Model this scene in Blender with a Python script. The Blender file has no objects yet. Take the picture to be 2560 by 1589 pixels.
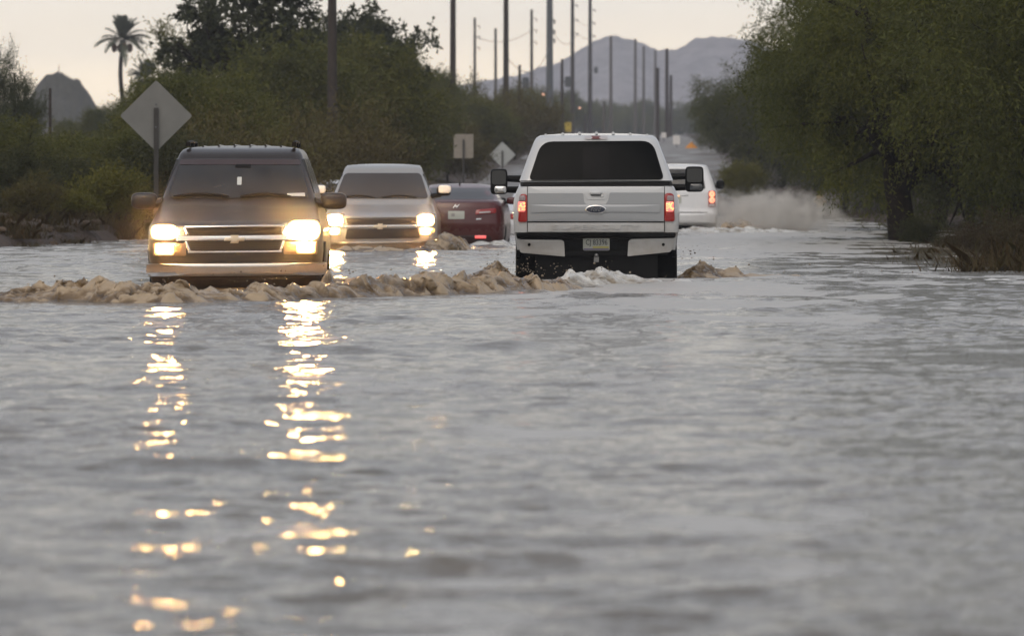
import bpy, math, random
import numpy as np
from mathutils import Vector

rng = np.random.default_rng(7)
random.seed(7)
S = bpy.context.scene
COL = S.collection
F = 14000.0          # focal length in photograph pixels
CX, HY = 1280.0, 440.0
CAMH = 1.25          # camera height above the flood water (water = z 0)
R = math.radians

# ------------------------------------------------------------------ helpers
def pt(px, py, Y):
    return ((px - CX) / F * Y, Y, CAMH + (HY - py) / F * Y)

def link(o, parent=None):
    COL.objects.link(o)
    if parent is not None:
        o.parent = parent
    return o

def tag(o, label=None, cat=None, group=None, kind=None):
    if label: o['label'] = label
    if cat: o['category'] = cat
    if group: o['group'] = group
    if kind: o['kind'] = kind
    return o

def thing(name, label, cat, loc=(0, 0, 0), rz=0.0, group=None):
    o = bpy.data.objects.new(name, None)
    o.empty_display_size = .2
    o.location = loc
    o.rotation_euler = (0, 0, rz)
    link(o)
    return tag(o, label, cat, group)

def finish(me, mat, smooth=True, sharp=None):
    if mat is not None:
        me.materials.append(mat)
    if smooth:
        me.polygons.foreach_set('use_smooth', np.ones(len(me.polygons), dtype=bool))
        if sharp:
            me.set_sharp_from_angle(angle=R(sharp))
    me.update()
    return me

def mesh_np(name, v, q, mat=None, smooth=True):
    v = np.asarray(v, dtype=np.float32); q = np.asarray(q, dtype=np.int32)
    n, k = q.shape
    me = bpy.data.meshes.new(name)
    me.vertices.add(len(v)); me.vertices.foreach_set('co', v.ravel())
    me.loops.add(n * k); me.loops.foreach_set('vertex_index', q.ravel())
    me.polygons.add(n)
    me.polygons.foreach_set('loop_start', np.arange(0, n * k, k, dtype=np.int32))
    me.polygons.foreach_set('loop_total', np.full(n, k, dtype=np.int32))
    me.update(calc_edges=True)
    me.validate()
    return finish(me, mat, smooth)

class MB:
    """collects shapes; build() links them as one mesh object"""
    def __init__(s): s.v = []; s.f = []
    def add(s, v, f):
        b = len(s.v); s.v += [tuple(p) for p in v]; s.f += [tuple(i + b for i in q) for q in f]
    def box(s, c, d, bev=0.0):
        sellip(s, c, (d[0] / 2, d[1] / 2, d[2] / 2), 12, 8, 14) if bev else s._box(c, d)
    def _box(s, c, d):
        x, y, z = c; a, b, e = d[0] / 2, d[1] / 2, d[2] / 2
        v = [(x + i * a, y + j * b, z + k * e) for i in (-1, 1) for j in (-1, 1) for k in (-1, 1)]
        s.add(v, [(0, 1, 3, 2), (4, 6, 7, 5), (0, 4, 5, 1), (2, 3, 7, 6), (0, 2, 6, 4), (1, 5, 7, 3)])
    def tube(s, pts, rad, n=8, cap=True):
        P = [Vector(p) for p in pts]
        if not hasattr(rad, '__len__'): rad = [rad] * len(P)
        v = []; f = []
        for i, p in enumerate(P):
            d = (P[min(i + 1, len(P) - 1)] - P[max(i - 1, 0)]).normalized()
            up = Vector((0, 1, 0)) if abs(d.z) > .8 else Vector((0, 0, 1))
            a = d.cross(up).normalized(); b = a.cross(d)
            for k in range(n):
                t = 2 * math.pi * k / n
                v.append(p + (a * math.cos(t) + b * math.sin(t)) * rad[i])
        for i in range(len(P) - 1):
            for k in range(n):
                f.append((i * n + k, i * n + (k + 1) % n, (i + 1) * n + (k + 1) % n, (i + 1) * n + k))
        if cap:
            f.append(tuple(range(n))[::-1]); f.append(tuple(range((len(P) - 1) * n, len(P) * n)))
        s.add(v, f)
    def build(s, name, mat, parent=None, sharp=35, smooth=True):
        me = bpy.data.meshes.new(name)
        me.from_pydata(s.v, [], s.f)
        finish(me, mat, smooth, sharp)
        return link(bpy.data.objects.new(name, me), parent)

def sellip(mb, c, r, e=5.0, nu=14, nv=24):
    """rounded box / ellipsoid: superellipsoid with exponent e"""
    def sp(w): return math.copysign(abs(w) ** (2.0 / e), w)
    v = []; f = []
    for i in range(nu + 1):
        a = -math.pi / 2 + math.pi * i / nu
        for j in range(nv):
            b = 2 * math.pi * j / nv
            v.append((c[0] + r[0] * sp(math.cos(a)) * sp(math.cos(b)), c[1] + r[1] * sp(math.cos(a)) * sp(math.sin(b)), c[2] + r[2] * sp(math.sin(a))))
    for i in range(nu):
        for j in range(nv):
            f.append((i * nv + j, i * nv + (j + 1) % nv, (i + 1) * nv + (j + 1) % nv, (i + 1) * nv + j))
    mb.add(v, f)

# vectorised value noise -----------------------------------------------------
def _hash(ix, iy, iz, seed):
    h = (ix.astype(np.int64) * 374761393 + iy.astype(np.int64) * 668265263 + iz.astype(np.int64) * 2147483647 + seed * 974634777) & 0xffffffff
    h = ((h ^ (h >> 13)) * 1274126177) & 0xffffffff
    return ((h ^ (h >> 16)) & 0xffff) / 65535.0

def vnoise(x, y, z, seed=0):
    x0, y0, z0 = np.floor(x), np.floor(y), np.floor(z)
    fx, fy, fz = x - x0, y - y0, z - z0
    fx, fy, fz = [t * t * t * (t * (t * 6 - 15) + 10) for t in (fx, fy, fz)]
    r = 0
    for i in (0, 1):
        for j in (0, 1):
            for k in (0, 1):
                w = (fx if i else 1 - fx) * (fy if j else 1 - fy) * (fz if k else 1 - fz)
                r = r + w * _hash(x0 + i, y0 + j, z0 + k, seed)
    return r * 2 - 1

def fbm(x, y, z=None, oct=5, seed=0, gain=.5, billow=False):
    if z is None: z = np.zeros_like(x)
    a, s, t = 1.0, 0, 0
    for o in range(oct):
        n = vnoise(x * 2 ** o + 17.3 * o, y * 2 ** o - 9.1 * o, z * 2 ** o + 3.7 * o, seed + o)
        if billow: n = np.abs(n) * 2 - .6
        s = s + a * n; t += a; a *= gain
    return s / t

def smooth(a, b, x):
    t = np.clip((x - a) / (b - a), 0, 1)
    return t * t * (3 - 2 * t)

# ------------------------------------------------------------------ materials
def nodes(name):
    m = bpy.data.materials.new(name); m.use_nodes = True
    nt = m.node_tree; p = nt.nodes['Principled BSDF']
    return m, nt, p

def N(nt, t, **kw):
    n = nt.nodes.new(t)
    for k, v in kw.items():
        if k in n.inputs: n.inputs[k].default_value = v
        else: setattr(n, k, v)
    return n

def simple(name, col, rough=.5, metal=0.0, spec=.5, coat=0.0, var=0.0, vscale=6.0, emit=None, estr=0.0, bump=0.0):
    m, nt, p = nodes(name)
    p.inputs['Base Color'].default_value = (*col, 1)
    p.inputs['Roughness'].default_value = rough
    p.inputs['Metallic'].default_value = metal
    p.inputs['Specular IOR Level'].default_value = spec
    p.inputs['Coat Weight'].default_value = coat
    p.inputs['Coat Roughness'].default_value = .06
    tc = N(nt, 'ShaderNodeTexCoord')
    if var:
        no = N(nt, 'ShaderNodeTexNoise', Scale=vscale, Detail=6.0, Roughness=.6)
        nt.links.new(tc.outputs['Object'], no.inputs['Vector'])
        mr = N(nt, 'ShaderNodeMapRange')
        mr.inputs[1].default_value = .3; mr.inputs[2].default_value = .7
        mr.inputs[3].default_value = 1 - var; mr.inputs[4].default_value = 1 + var
        nt.links.new(no.outputs[0], mr.inputs[0])
        mx = N(nt, 'ShaderNodeMix', data_type='RGBA', blend_type='MULTIPLY')
        mx.inputs[0].default_value = 1
        mx.inputs[6].default_value = (*col, 1)
        nt.links.new(mr.outputs[0], mx.inputs[7])
        nt.links.new(mx.outputs[2], p.inputs['Base Color'])
        if bump:
            b = N(nt, 'ShaderNodeBump', Strength=bump, Distance=.03)
            nt.links.new(no.outputs[0], b.inputs['Height']); nt.links.new(b.outputs[0], p.inputs['Normal'])
    if emit:
        p.inputs['Emission Color'].default_value = (*emit, 1)
        p.inputs['Emission Strength'].default_value = estr
    return m

def paint(name, col, rough=.25, metal=0.0, dirt=(.16, .11, .065), dz=(.45, 1.15), dirt_amt=.7, coat=.6):
    """car paint with a coat; splashed road mud on the lower panels, on white also painted shading"""
    m, nt, p = nodes(name)
    tc = N(nt, 'ShaderNodeTexCoord')
    sep = N(nt, 'ShaderNodeSeparateXYZ'); nt.links.new(tc.outputs['Object'], sep.inputs[0])
    no = N(nt, 'ShaderNodeTexNoise', Scale=7.0, Detail=7.0, Roughness=.65)
    nt.links.new(tc.outputs['Object'], no.inputs['Vector'])
    mr = N(nt, 'ShaderNodeMapRange'); nt.links.new(sep.outputs[2], mr.inputs[0])
    mr.inputs[1].default_value = dz[0]; mr.inputs[2].default_value = dz[1]; mr.inputs[3].default_value = .75; mr.inputs[4].default_value = -.1
    ad = N(nt, 'ShaderNodeMath', operation='MULTIPLY_ADD'); ad.inputs[1].default_value = .9
    nt.links.new(no.outputs[0], ad.inputs[0]); nt.links.new(mr.outputs[0], ad.inputs[2])
    m2 = N(nt, 'ShaderNodeMapRange'); nt.links.new(ad.outputs[0], m2.inputs[0])
    m2.inputs[1].default_value = .55; m2.inputs[2].default_value = 1.15; m2.inputs[3].default_value = 0; m2.inputs[4].default_value = dirt_amt
    mx = N(nt, 'ShaderNodeMix', data_type='RGBA')
    nt.links.new(m2.outputs[0], mx.inputs[0]); mx.inputs[6].default_value = (*col, 1); mx.inputs[7].default_value = (*dirt, 1)
    nt.links.new(mx.outputs[2], p.inputs['Base Color'])
    rr = N(nt, 'ShaderNodeMapRange'); nt.links.new(m2.outputs[0], rr.inputs[0])
    rr.inputs[3].default_value = rough; rr.inputs[4].default_value = .6
    nt.links.new(rr.outputs[0], p.inputs['Roughness'])
    p.inputs['Metallic'].default_value = metal
    p.inputs['Coat Weight'].default_value = coat
    p.inputs['Coat Roughness'].default_value = .08
    return m

def foliage_mat(name, c1, c2, c3):
    m, nt, p = nodes(name)
    at = N(nt, 'ShaderNodeAttribute', attribute_name='tint')
    cr = N(nt, 'ShaderNodeValToRGB')
    e = cr.color_ramp.elements
    e[0].position = 0; e[0].color = (*c1, 1); e[1].position = 1; e[1].color = (*c3, 1)
    k = e.new(.5); k.color = (*c2, 1)
    nt.links.new(at.outputs['Fac'], cr.inputs[0])
    nt.links.new(cr.outputs[0], p.inputs['Base Color'])
    p.inputs['Roughness'].default_value = .6
    p.inputs['Specular IOR Level'].default_value = .25
    tr = N(nt, 'ShaderNodeBsdfTranslucent'); nt.links.new(cr.outputs[0], tr.inputs[0])
    mx = N(nt, 'ShaderNodeMixShader'); mx.inputs[0].default_value = .3
    nt.links.new(p.outputs[0], mx.inputs[1]); nt.links.new(tr.outputs[0], mx.inputs[2])
    nt.links.new(mx.outputs[0], nt.nodes['Material Output'].inputs[0])
    return m

M = {}
M['mesquite'] = foliage_mat('mesquite_leaf', (.048, .054, .010), (.074, .083, .013), (.118, .116, .017))
M['bush'] = foliage_mat('paloverde_leaf', (.056, .066, .015), (.095, .102, .021), (.135, .128, .026))
M['broad'] = foliage_mat('broad_leaf', (.038, .046, .024), (.055, .066, .032), (.085, .09, .045))
M['olive'] = foliage_mat('olive_leaf', (.034, .038, .014), (.052, .056, .018), (.08, .078, .024))
M['dry'] = foliage_mat('dry_brush', (.066, .052, .019), (.098, .078, .026), (.112, .102, .027))
M['yellow'] = foliage_mat('yellow_brush', (.085, .085, .014), (.125, .12, .018), (.14, .12, .02))
M['weed'] = foliage_mat('weed_stem', (.042, .030, .012), (.075, .048, .017), (.06, .056, .018))
M['grey_leaf'] = foliage_mat('grey_leaf', (.05, .06, .032), (.075, .085, .045), (.10, .11, .06))
M['palm'] = foliage_mat('palm_leaf', (.08, .095, .065), (.12, .135, .095), (.16, .17, .12))
M['bark'] = simple('bark', (.022, .017, .013), .95, spec=.1, var=.4, vscale=9, bump=.6)
M['pole_wood'] = simple('pole_wood', (.035, .027, .022), .85, var=.35, vscale=5, bump=.3)
M['pole_grey'] = simple('weathered_pole', (.085, .075, .068), .85, var=.25, vscale=5)
M['steel'] = simple('galvanised_steel', (.10, .11, .12), .55, metal=.3, var=.15)
M['sign_back'] = simple('sign_back', (.36, .38, .38), .45, metal=.2, var=.08, vscale=3)
M['sign_dull'] = simple('sign_back_dull', (.155, .16, .155), .6, metal=.1, var=.1, vscale=3)
M['sign_tan'] = simple('sign_back_tan', (.26, .235, .20), .6, var=.1)
M['sign_post'] = simple('sign_post', (.035, .034, .032), .7, metal=.1, var=.2)
M['rubber'] = simple('rubber', (.006, .0055, .005), .8, spec=.1, var=.3, vscale=12)
M['black'] = simple('black_plastic', (.004, .004, .004), .5, spec=.15, var=.2, vscale=8)
M['dark_grille'] = simple('dark_grille', (.012, .008, .006), .5, var=.25, vscale=20)
M['chrome'] = simple('chrome_trim', (.62, .62, .62), .22, metal=.9)
M['soft_chrome'] = simple('bumper_chrome', (.50, .49, .48), .3, metal=.75, var=.12, vscale=4)
M['glass'] = simple('dark_glass', (.020, .019, .018), .07, spec=.6, var=.75, vscale=2.2)  # uneven tone paints in reflected trees as well as dust smears
M['glass_grey'] = simple('grey_glass', (.03, .03, .032), .12, spec=.35)
M['tint_band'] = simple('tint_band', (.05, .035, .037), .2, spec=.5)
M['red_lens'] = simple('red_lens', (.16, .008, .008), .18, spec=.6, coat=.5, emit=(1, .02, .01), estr=.09)
M['clear_lens'] = simple('clear_lens', (.45, .43, .44), .25, spec=.6)
M['lamp_housing'] = simple('lamp_housing', (.40, .36, .30), .25, metal=.4)
def glow(name, c, s): return simple(name, (.5, .5, .5), .4, emit=c, estr=s)
M['headlight'] = glow('headlight_lit', (1, .52, .165), 620)
M['headlight_bright'] = glow('headlight_main', (1, .54, .175), 560)
M['headlight_far'] = glow('headlight_second', (1, .55, .19), 1100)
M['headlight_edge'] = glow('headlight_rim', (1, .52, .16), 3.2)
M['lowlight'] = glow('parking_lamp_lit', (1, .48, .12), 150)
M['lowlight_edge'] = glow('parking_lamp_rim', (1, .46, .11), 2.2)
M['amber_lit'] = glow('amber_lamp_lit', (1, .42, .04), 2.6)
M['tail_hot'] = glow('tail_lamp_core', (1, .33, .045), 2.2)
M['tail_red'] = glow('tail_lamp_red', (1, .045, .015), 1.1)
M['van_tail'] = glow('van_tail_lamp', (1, .22, .05), 1.9)
M['reflector_red_glow'] = glow('reflector_red_glow', (1, .02, .015), .95)  # the reflector is no lamp; its brightness is put in as emission
M['street_amber'] = glow('street_lamp_lit', (1, .48, .28), 1.3)
M['plate'] = simple('plate', (.42, .44, .40), .45, var=.06)
M['plate_band'] = simple('plate_band', (.45, .42, .10), .5)
M['ink'] = simple('plate_ink', (.03, .035, .05), .5)
M['blue_oval'] = simple('blue_oval', (.012, .018, .04), .15, coat=.6)
M['hydrant'] = simple('hydrant_yellow', (.24, .14, .02), .5, var=.15)
M['orange_sign'] = simple('orange_sign', (.75, .30, .03), .5)
M['white_sign'] = simple('white_sign', (.65, .63, .62), .5)
M['sticker'] = simple('paper', (.55, .57, .55), .6)
M['fruit'] = simple('date_bunch', (.10, .055, .03), .8, var=.3)

# ------------------------------------------------------------------ the ground
def road_c(Y): return np.interp(Y, [-60, 65, 110, 160, 200, 300, 400, 600, 900, 1100], [-3.6, -1.0, .4, 2.4, 3.4, 5.5, 8.0, 13, 21, 26.5])
_bY = [-60, 130, 172, 190, 240, 300, 400, 600, 900, 1600, 4000]
_bZ = [-.35, -.35, -.16, .03, .72, 1.8, 3.1, 5.3, 7.8, 8.5, 9.0]
def base_z(Y): return np.interp(Y, _bY, _bZ)
def left_edge(Y): return np.interp(Y, [0, 60, 80, 94, 109, 125, 160], [-14, -10.5, -9.3, -8.6, -7.2, -6.3, -4.3]) + np.where(Y > 160, road_c(Y) - road_c(160.), 0)
def right_edge(Y): return np.interp(Y, [0, 66, 72, 80, 88, 140, 175, 190], [14, 7.6, 6.6, 6.9, 9.0, 9.2, 9.2, 9.4]) + np.where(Y > 190, road_c(Y) - road_c(190.), 0)
def ground_z(X, Y):
    X = np.asarray(X, float); Y = np.asarray(Y, float)
    b = base_z(Y)
    n = fbm(X * .5, Y * .35, oct=4, seed=3)
    bl = np.maximum(b, 0) + .34 + .16 * n + .35 * smooth(1.5, 6, left_edge(Y) - X)
    br = np.maximum(b, 0) + .10 + .14 * n + .25 * smooth(1.5, 7, X - right_edge(Y))
    wl = smooth(-.3, 1.3, left_edge(Y) - X + .35 * n); wr = smooth(-.3, 1.5, X - right_edge(Y) + .5 * n)
    z = b * (1 - wl) + bl * wl
    z = z * (1 - wr) + br * wr
    z = z + .07 * fbm(X * 2.1, Y * 1.3, oct=4, seed=5, billow=True) * np.maximum(wl, wr)
    z = z + .22 * np.exp(-((X - 6.75) / .9) ** 2 - ((Y - 72.5) / 2.2) ** 2)      # the mud hump at the right
    z = z + .30 * np.exp(-((Y - 172) / 4.0) ** 2) * smooth(6.2, 8.0, X) * (1 - smooth(14, 16, X))
    return z
def gz(x, y): return float(ground_z(np.array([x]), np.array([y]))[0])

def dirt_mat():
    m, nt, p = nodes('wet_dirt')
    tc = N(nt, 'ShaderNodeTexCoord')
    no = N(nt, 'ShaderNodeTexNoise', Scale=1.3, Detail=9.0, Roughness=.65)
    nt.links.new(tc.outputs['Object'], no.inputs['Vector'])
    cr = N(nt, 'ShaderNodeValToRGB'); e = cr.color_ramp.elements
    e[0].position = .3; e[0].color = (.022, .013, .008, 1); e[1].position = .72; e[1].color = (.066, .040, .025, 1)
    nt.links.new(no.outputs[0], cr.inputs[0]); nt.links.new(cr.outputs[0], p.inputs['Base Color'])
    n2 = N(nt, 'ShaderNodeTexNoise', Scale=7.0, Detail=6.0)
    nt.links.new(tc.outputs['Object'], n2.inputs['Vector'])
    b = N(nt, 'ShaderNodeBump', Strength=1.0, Distance=.15)
    nt.links.new(n2.outputs[0], b.inputs['Height']); nt.links.new(b.outputs[0], p.inputs['Normal'])
    p.inputs['Roughness'].default_value = .75
    return m
ys = np.concatenate([np.linspace(-30, 60, 24), np.linspace(61, 200, 240), np.linspace(202, 400, 80), np.linspace(410, 1000, 40), np.linspace(1050, 4000, 20)])
xs = np.concatenate([np.linspace(-900, -70, 18), np.linspace(-60, -16, 34), np.linspace(-15.6, 20, 130), np.linspace(21, 70, 34), np.linspace(80, 900, 18)])
GX, GY = np.meshgrid(xs, ys)
GZ = ground_z(GX, GY)
def grid_quads(nr, nc):
    i = np.arange(nr * nc).reshape(nr, nc)
    return np.stack([i[:-1, :-1], i[:-1, 1:], i[1:, 1:], i[1:, :-1]], -1).reshape(-1, 4)
me = mesh_np('ground', np.stack([GX, GY, GZ], -1).reshape(-1, 3), grid_quads(*GX.shape), dirt_mat())
tag(link(bpy.data.objects.new('ground', me)), kind='structure')

def road_mat():
    m, nt, p = nodes('wet_asphalt')
    tc = N(nt, 'ShaderNodeTexCoord')
    no = N(nt, 'ShaderNodeTexNoise', Scale=.6, Detail=8.0, Roughness=.6)
    mp = N(nt, 'ShaderNodeMapping'); mp.inputs['Scale'].default_value = (1, .2, 1)
    nt.links.new(tc.outputs['Object'], mp.inputs[0]); nt.links.new(mp.outputs[0], no.inputs['Vector'])
    cr = N(nt, 'ShaderNodeValToRGB'); e = cr.color_ramp.elements
    e[0].position = .3; e[0].color = (.06, .05, .041, 1); e[1].position = .7; e[1].color = (.12, .098, .078, 1)
    nt.links.new(no.outputs[0], cr.inputs[0]); nt.links.new(cr.outputs[0], p.inputs['Base Color'])
    mr = N(nt, 'ShaderNodeMapRange'); nt.links.new(no.outputs[0], mr.inputs[0])
    mr.inputs[1].default_value = .35; mr.inputs[2].default_value = .65; mr.inputs[3].default_value = .3; mr.inputs[4].default_value = .6
    nt.links.new(mr.outputs[0], p.inputs['Roughness'])
    return m
ys2 = np.concatenate([np.linspace(-25, 120, 60), np.linspace(122, 420, 200), np.linspace(425, 1000, 60)])
RX = road_c(ys2)[:, None] + np.linspace(-6.0, 6.6, 14)[None, :]
RY = np.repeat(ys2[:, None], 14, 1)
RZ = base_z(RY) + .02
me = mesh_np('road', np.stack([RX, RY, RZ], -1).reshape(-1, 3), grid_quads(*RX.shape), road_mat())
tag(link(bpy.data.objects.new('road', me)), kind='structure')
ln = MB()
for k in range(40):                                        # double centre line further up the road
    y0 = 175 + k * 12
    for dx in (-.12, .12):
        q = []
        for (yy, sx) in ((y0, -.06), (y0, .06), (y0 + 12, .06), (y0 + 12, -.06)):
            q.append((road_c(yy) + dx + sx, yy, float(base_z(yy)) + .026))
        ln.add(q, [(0, 1, 2, 3)])
tag(ln.build('road_marking', simple('yellow_line', (.40, .28, .05), .5), smooth=False), kind='structure')

# ------------------------------------------------------------------ the flood water
wy = [8.0]
while wy[-1] < 236: wy.append(wy[-1] + max(.016, min(.0016 * wy[-1], .22)))
wy = np.array(wy)
NC = 620
u = np.linspace(-1, 1, NC)
half = .125 * wy + 3.0
WX = u[None, :] * half[:, None] + (.006 * wy)[:, None]
WY = np.repeat(wy[:, None], NC, 1)
dYg = np.gradient(wy)[:, None]
dXg = (2 * half / NC)[:, None]
calm = .75 + .55 * fbm(WX * .35, WY * .22, oct=3, seed=21)
WZ = np.zeros_like(WX)
r2 = np.random.default_rng(11)
for i in range(130):
    lam = math.exp(r2.uniform(math.log(.11), math.log(1.5)))
    th = r2.normal(math.pi / 2, .75)
    k = 2 * math.pi / lam
    kx, ky = k * math.cos(th), k * math.sin(th)
    samp = lam / np.maximum(dYg * abs(math.sin(th)), dXg * abs(math.cos(th)) + 1e-6)
    att = smooth(2.2, 4.5, samp)
    sl = .0102 * (1.1 if lam < .35 else 1.15 if lam < .8 else .75)
    ph = kx * WX + ky * WY + r2.uniform(0, 6.28)
    WZ += att * sl / k * 1.414 * (np.cos(ph) + .22 * np.cos(2 * ph)) * (calm if lam < 1.2 else 1)
# wake swells rolling towards the camera from the cars
for (yc, amp, wd, sk, sd) in ((40.6, .040, .5, .04, 31), (33.8, .012, .4, -.05, 32), (36.6, .010, .35, .08, 37), (24.4, .034, .36, .02, 33), (25.4, .012, .3, -.06, 38), (20.5, .008, .25, .05, 34), (18.1, .020, .28, -.02, 35), (48.5, .02, .5, .03, 36), (29.0, .010, .3, -.04, 39)):
    m_ = np.abs(wy - yc) < 4; wx_, wy_ = WX[m_], WY[m_]
    cy = yc + sk * wx_ + .55 * fbm(wx_ * .6, np.full_like(wx_, sd * 1.7), oct=3, seed=sd)
    am = amp * (.7 + .8 * fbm(wx_ * .55 + 9, np.full_like(wx_, sd * 3.1), oct=2, seed=sd + 50))
    WZ[m_] += am * np.exp(-((wy_ - cy) / wd) ** 2)
px_of = CX + WX / WY * F
foam_sheen = fbm(WX * 1.1, WY * .55, oct=6, seed=61, gain=.62)
reg = .95 * np.exp(-((px_of - 1560) / 420) ** 2) * smooth(44, 54, WY) * (1 - smooth(68, 80, WY)) \
    + 1.5 * np.exp(-((px_of - 1900) / 300) ** 2) * smooth(78, 90, WY) * (1 - smooth(150, 190, WY)) \
    + .45 * np.exp(-((px_of - 2150) / 500) ** 2) * smooth(42, 56, WY) * (1 - smooth(74, 86, WY)) \
    + .40 * np.exp(-((px_of - 150) / 320) ** 2) * smooth(64, 72, WY) \
    + .35 * np.exp(-((px_of - 1100) / 200) ** 2) * smooth(66, 72, WY)
foam_sheen = np.clip(foam_sheen * 1.9 + reg * 1.0 - .22, 0, 1)  # whitens foam; far right and left bands also paint in sky reflections
WZ += .035 * fbm(WX * 1.6, WY * .8, oct=4, seed=71) * np.clip(reg, 0, 1)
# troughs in front of the oncoming vehicles
WZ -= .10 * np.exp(-((WX + 2.3) / 1.6) ** 2 - ((WY - 97) / 2.4) ** 2)
# the water thins out over the rising road
me = mesh_np('flood_water', np.stack([WX, WY, WZ], -1).reshape(-1, 3), grid_quads(*WX.shape))
a = me.attributes.new('foam_sheen', 'FLOAT', 'POINT'); a.data.foreach_set('value', foam_sheen.ravel().astype(np.float32))
def water_mat():
    m, nt, p = nodes('muddy_water')
    at = N(nt, 'ShaderNodeAttribute', attribute_name='foam_sheen')
    tc = N(nt, 'ShaderNodeTexCoord')
    n1 = N(nt, 'ShaderNodeTexNoise', Scale=3.0, Detail=8.0, Roughness=.7)
    mp = N(nt, 'ShaderNodeMapping'); mp.inputs['Scale'].default_value = (1.0, .6, 1)
    nt.links.new(tc.outputs['Object'], mp.inputs[0]); nt.links.new(mp.outputs[0], n1.inputs['Vector'])
    ad = N(nt, 'ShaderNodeMath', operation='MULTIPLY_ADD'); ad.inputs[1].default_value = 1.0
    nt.links.new(n1.outputs[0], ad.inputs[0]); nt.links.new(at.outputs['Fac'], ad.inputs[2])
    mr = N(nt, 'ShaderNodeMapRange'); nt.links.new(ad.outputs[0], mr.inputs[0])
    mr.inputs[1].default_value = .72; mr.inputs[2].default_value = 1.15; mr.inputs[3].default_value = 0; mr.inputs[4].default_value = .8
    n0 = N(nt, 'ShaderNodeTexNoise', Scale=.35, Detail=3.0)
    nt.links.new(tc.outputs['Object'], n0.inputs['Vector'])
    cr = N(nt, 'ShaderNodeValToRGB'); e = cr.color_ramp.elements
    e[0].position = .3; e[0].color = (.10, .085, .064, 1); e[1].position = .7; e[1].color = (.135, .116, .09, 1)
    nt.links.new(n0.outputs[0], cr.inputs[0])
    mx = N(nt, 'ShaderNodeMix', data_type='RGBA'); nt.links.new(mr.outputs[0], mx.inputs[0])
    nt.links.new(cr.outputs[0], mx.inputs[6]); mx.inputs[7].default_value = (.50, .50, .49, 1)
    nt.links.new(mx.outputs[2], p.inputs['Base Color'])
    rr = N(nt, 'ShaderNodeMapRange'); nt.links.new(mr.outputs[0], rr.inputs[0]); rr.inputs[3].default_value = .055; rr.inputs[4].default_value = .5
    nt.links.new(rr.outputs[0], p.inputs['Roughness'])
    p.inputs['IOR'].default_value = 1.34
    n2 = N(nt, 'ShaderNodeTexNoise', Scale=13.0, Detail=3.0, Roughness=.6)
    m2 = N(nt, 'ShaderNodeMapping'); m2.inputs['Scale'].default_value = (.8, 1.25, 1)
    nt.links.new(tc.outputs['Object'], m2.inputs[0]); nt.links.new(m2.outputs[0], n2.inputs['Vector'])
    b = N(nt, 'ShaderNodeBump', Strength=.7, Distance=.022)
    nt.links.new(n2.outputs[0], b.inputs['Height']); nt.links.new(b.outputs[0], p.inputs['Normal'])
    return m
M['water'] = water_mat()
me.materials.append(M['water'])
tag(link(bpy.data.objects.new('flood_water', me)), kind='structure')

# churned muddy water: lumpy ridges -------------------------------------------
def churn_mat(name, c1, c2, c3):
    m, nt, p = nodes(name)
    tc = N(nt, 'ShaderNodeTexCoord')
    at = N(nt, 'ShaderNodeAttribute', attribute_name='froth')
    no = N(nt, 'ShaderNodeTexNoise', Scale=9.0, Detail=7.0, Roughness=.65)
    nt.links.new(tc.outputs['Object'], no.inputs['Vector'])
    ma = N(nt, 'ShaderNodeMath', operation='MULTIPLY_ADD'); ma.inputs[1].default_value = .5; nt.links.new(no.outputs[0], ma.inputs[0]); nt.links.new(at.outputs['Fac'], ma.inputs[2])
    cr = N(nt, 'ShaderNodeValToRGB'); e = cr.color_ramp.elements
    e[0].position = .42; e[0].color = (*c1, 1); e[1].position = 1.0; e[1].color = (*c3, 1)
    k = e.new(.72); k.color = (*c2, 1)
    nt.links.new(ma.outputs[0], cr.inputs[0]); nt.links.new(cr.outputs[0], p.inputs['Base Color'])
    rr = N(nt, 'ShaderNodeMapRange'); nt.links.new(ma.outputs[0], rr.inputs[0]); rr.inputs[1].default_value = .5; rr.inputs[2].default_value = 1.0; rr.inputs[3].default_value = .09; rr.inputs[4].default_value = .34
    nt.links.new(rr.outputs[0], p.inputs['Roughness'])
    p.inputs['Specular IOR Level'].default_value = .5
    n2 = N(nt, 'ShaderNodeTexNoise', Scale=20.0, Detail=4.0)
    nt.links.new(tc.outputs['Object'], n2.inputs['Vector'])
    b = N(nt, 'ShaderNodeBump', Strength=.3, Distance=.015)
    nt.links.new(n2.outputs[0], b.inputs['Height']); nt.links.new(b.outputs[0], p.inputs['Normal'])
    return m
M['churn'] = churn_mat('churned_mud_water', (.066, .040, .018), (.165, .110, .055), (.38, .29, .19))
M['churn_white'] = churn_mat('churned_foam', (.20, .16, .11), (.42, .40, .36), (.60, .60, .58))

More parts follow.
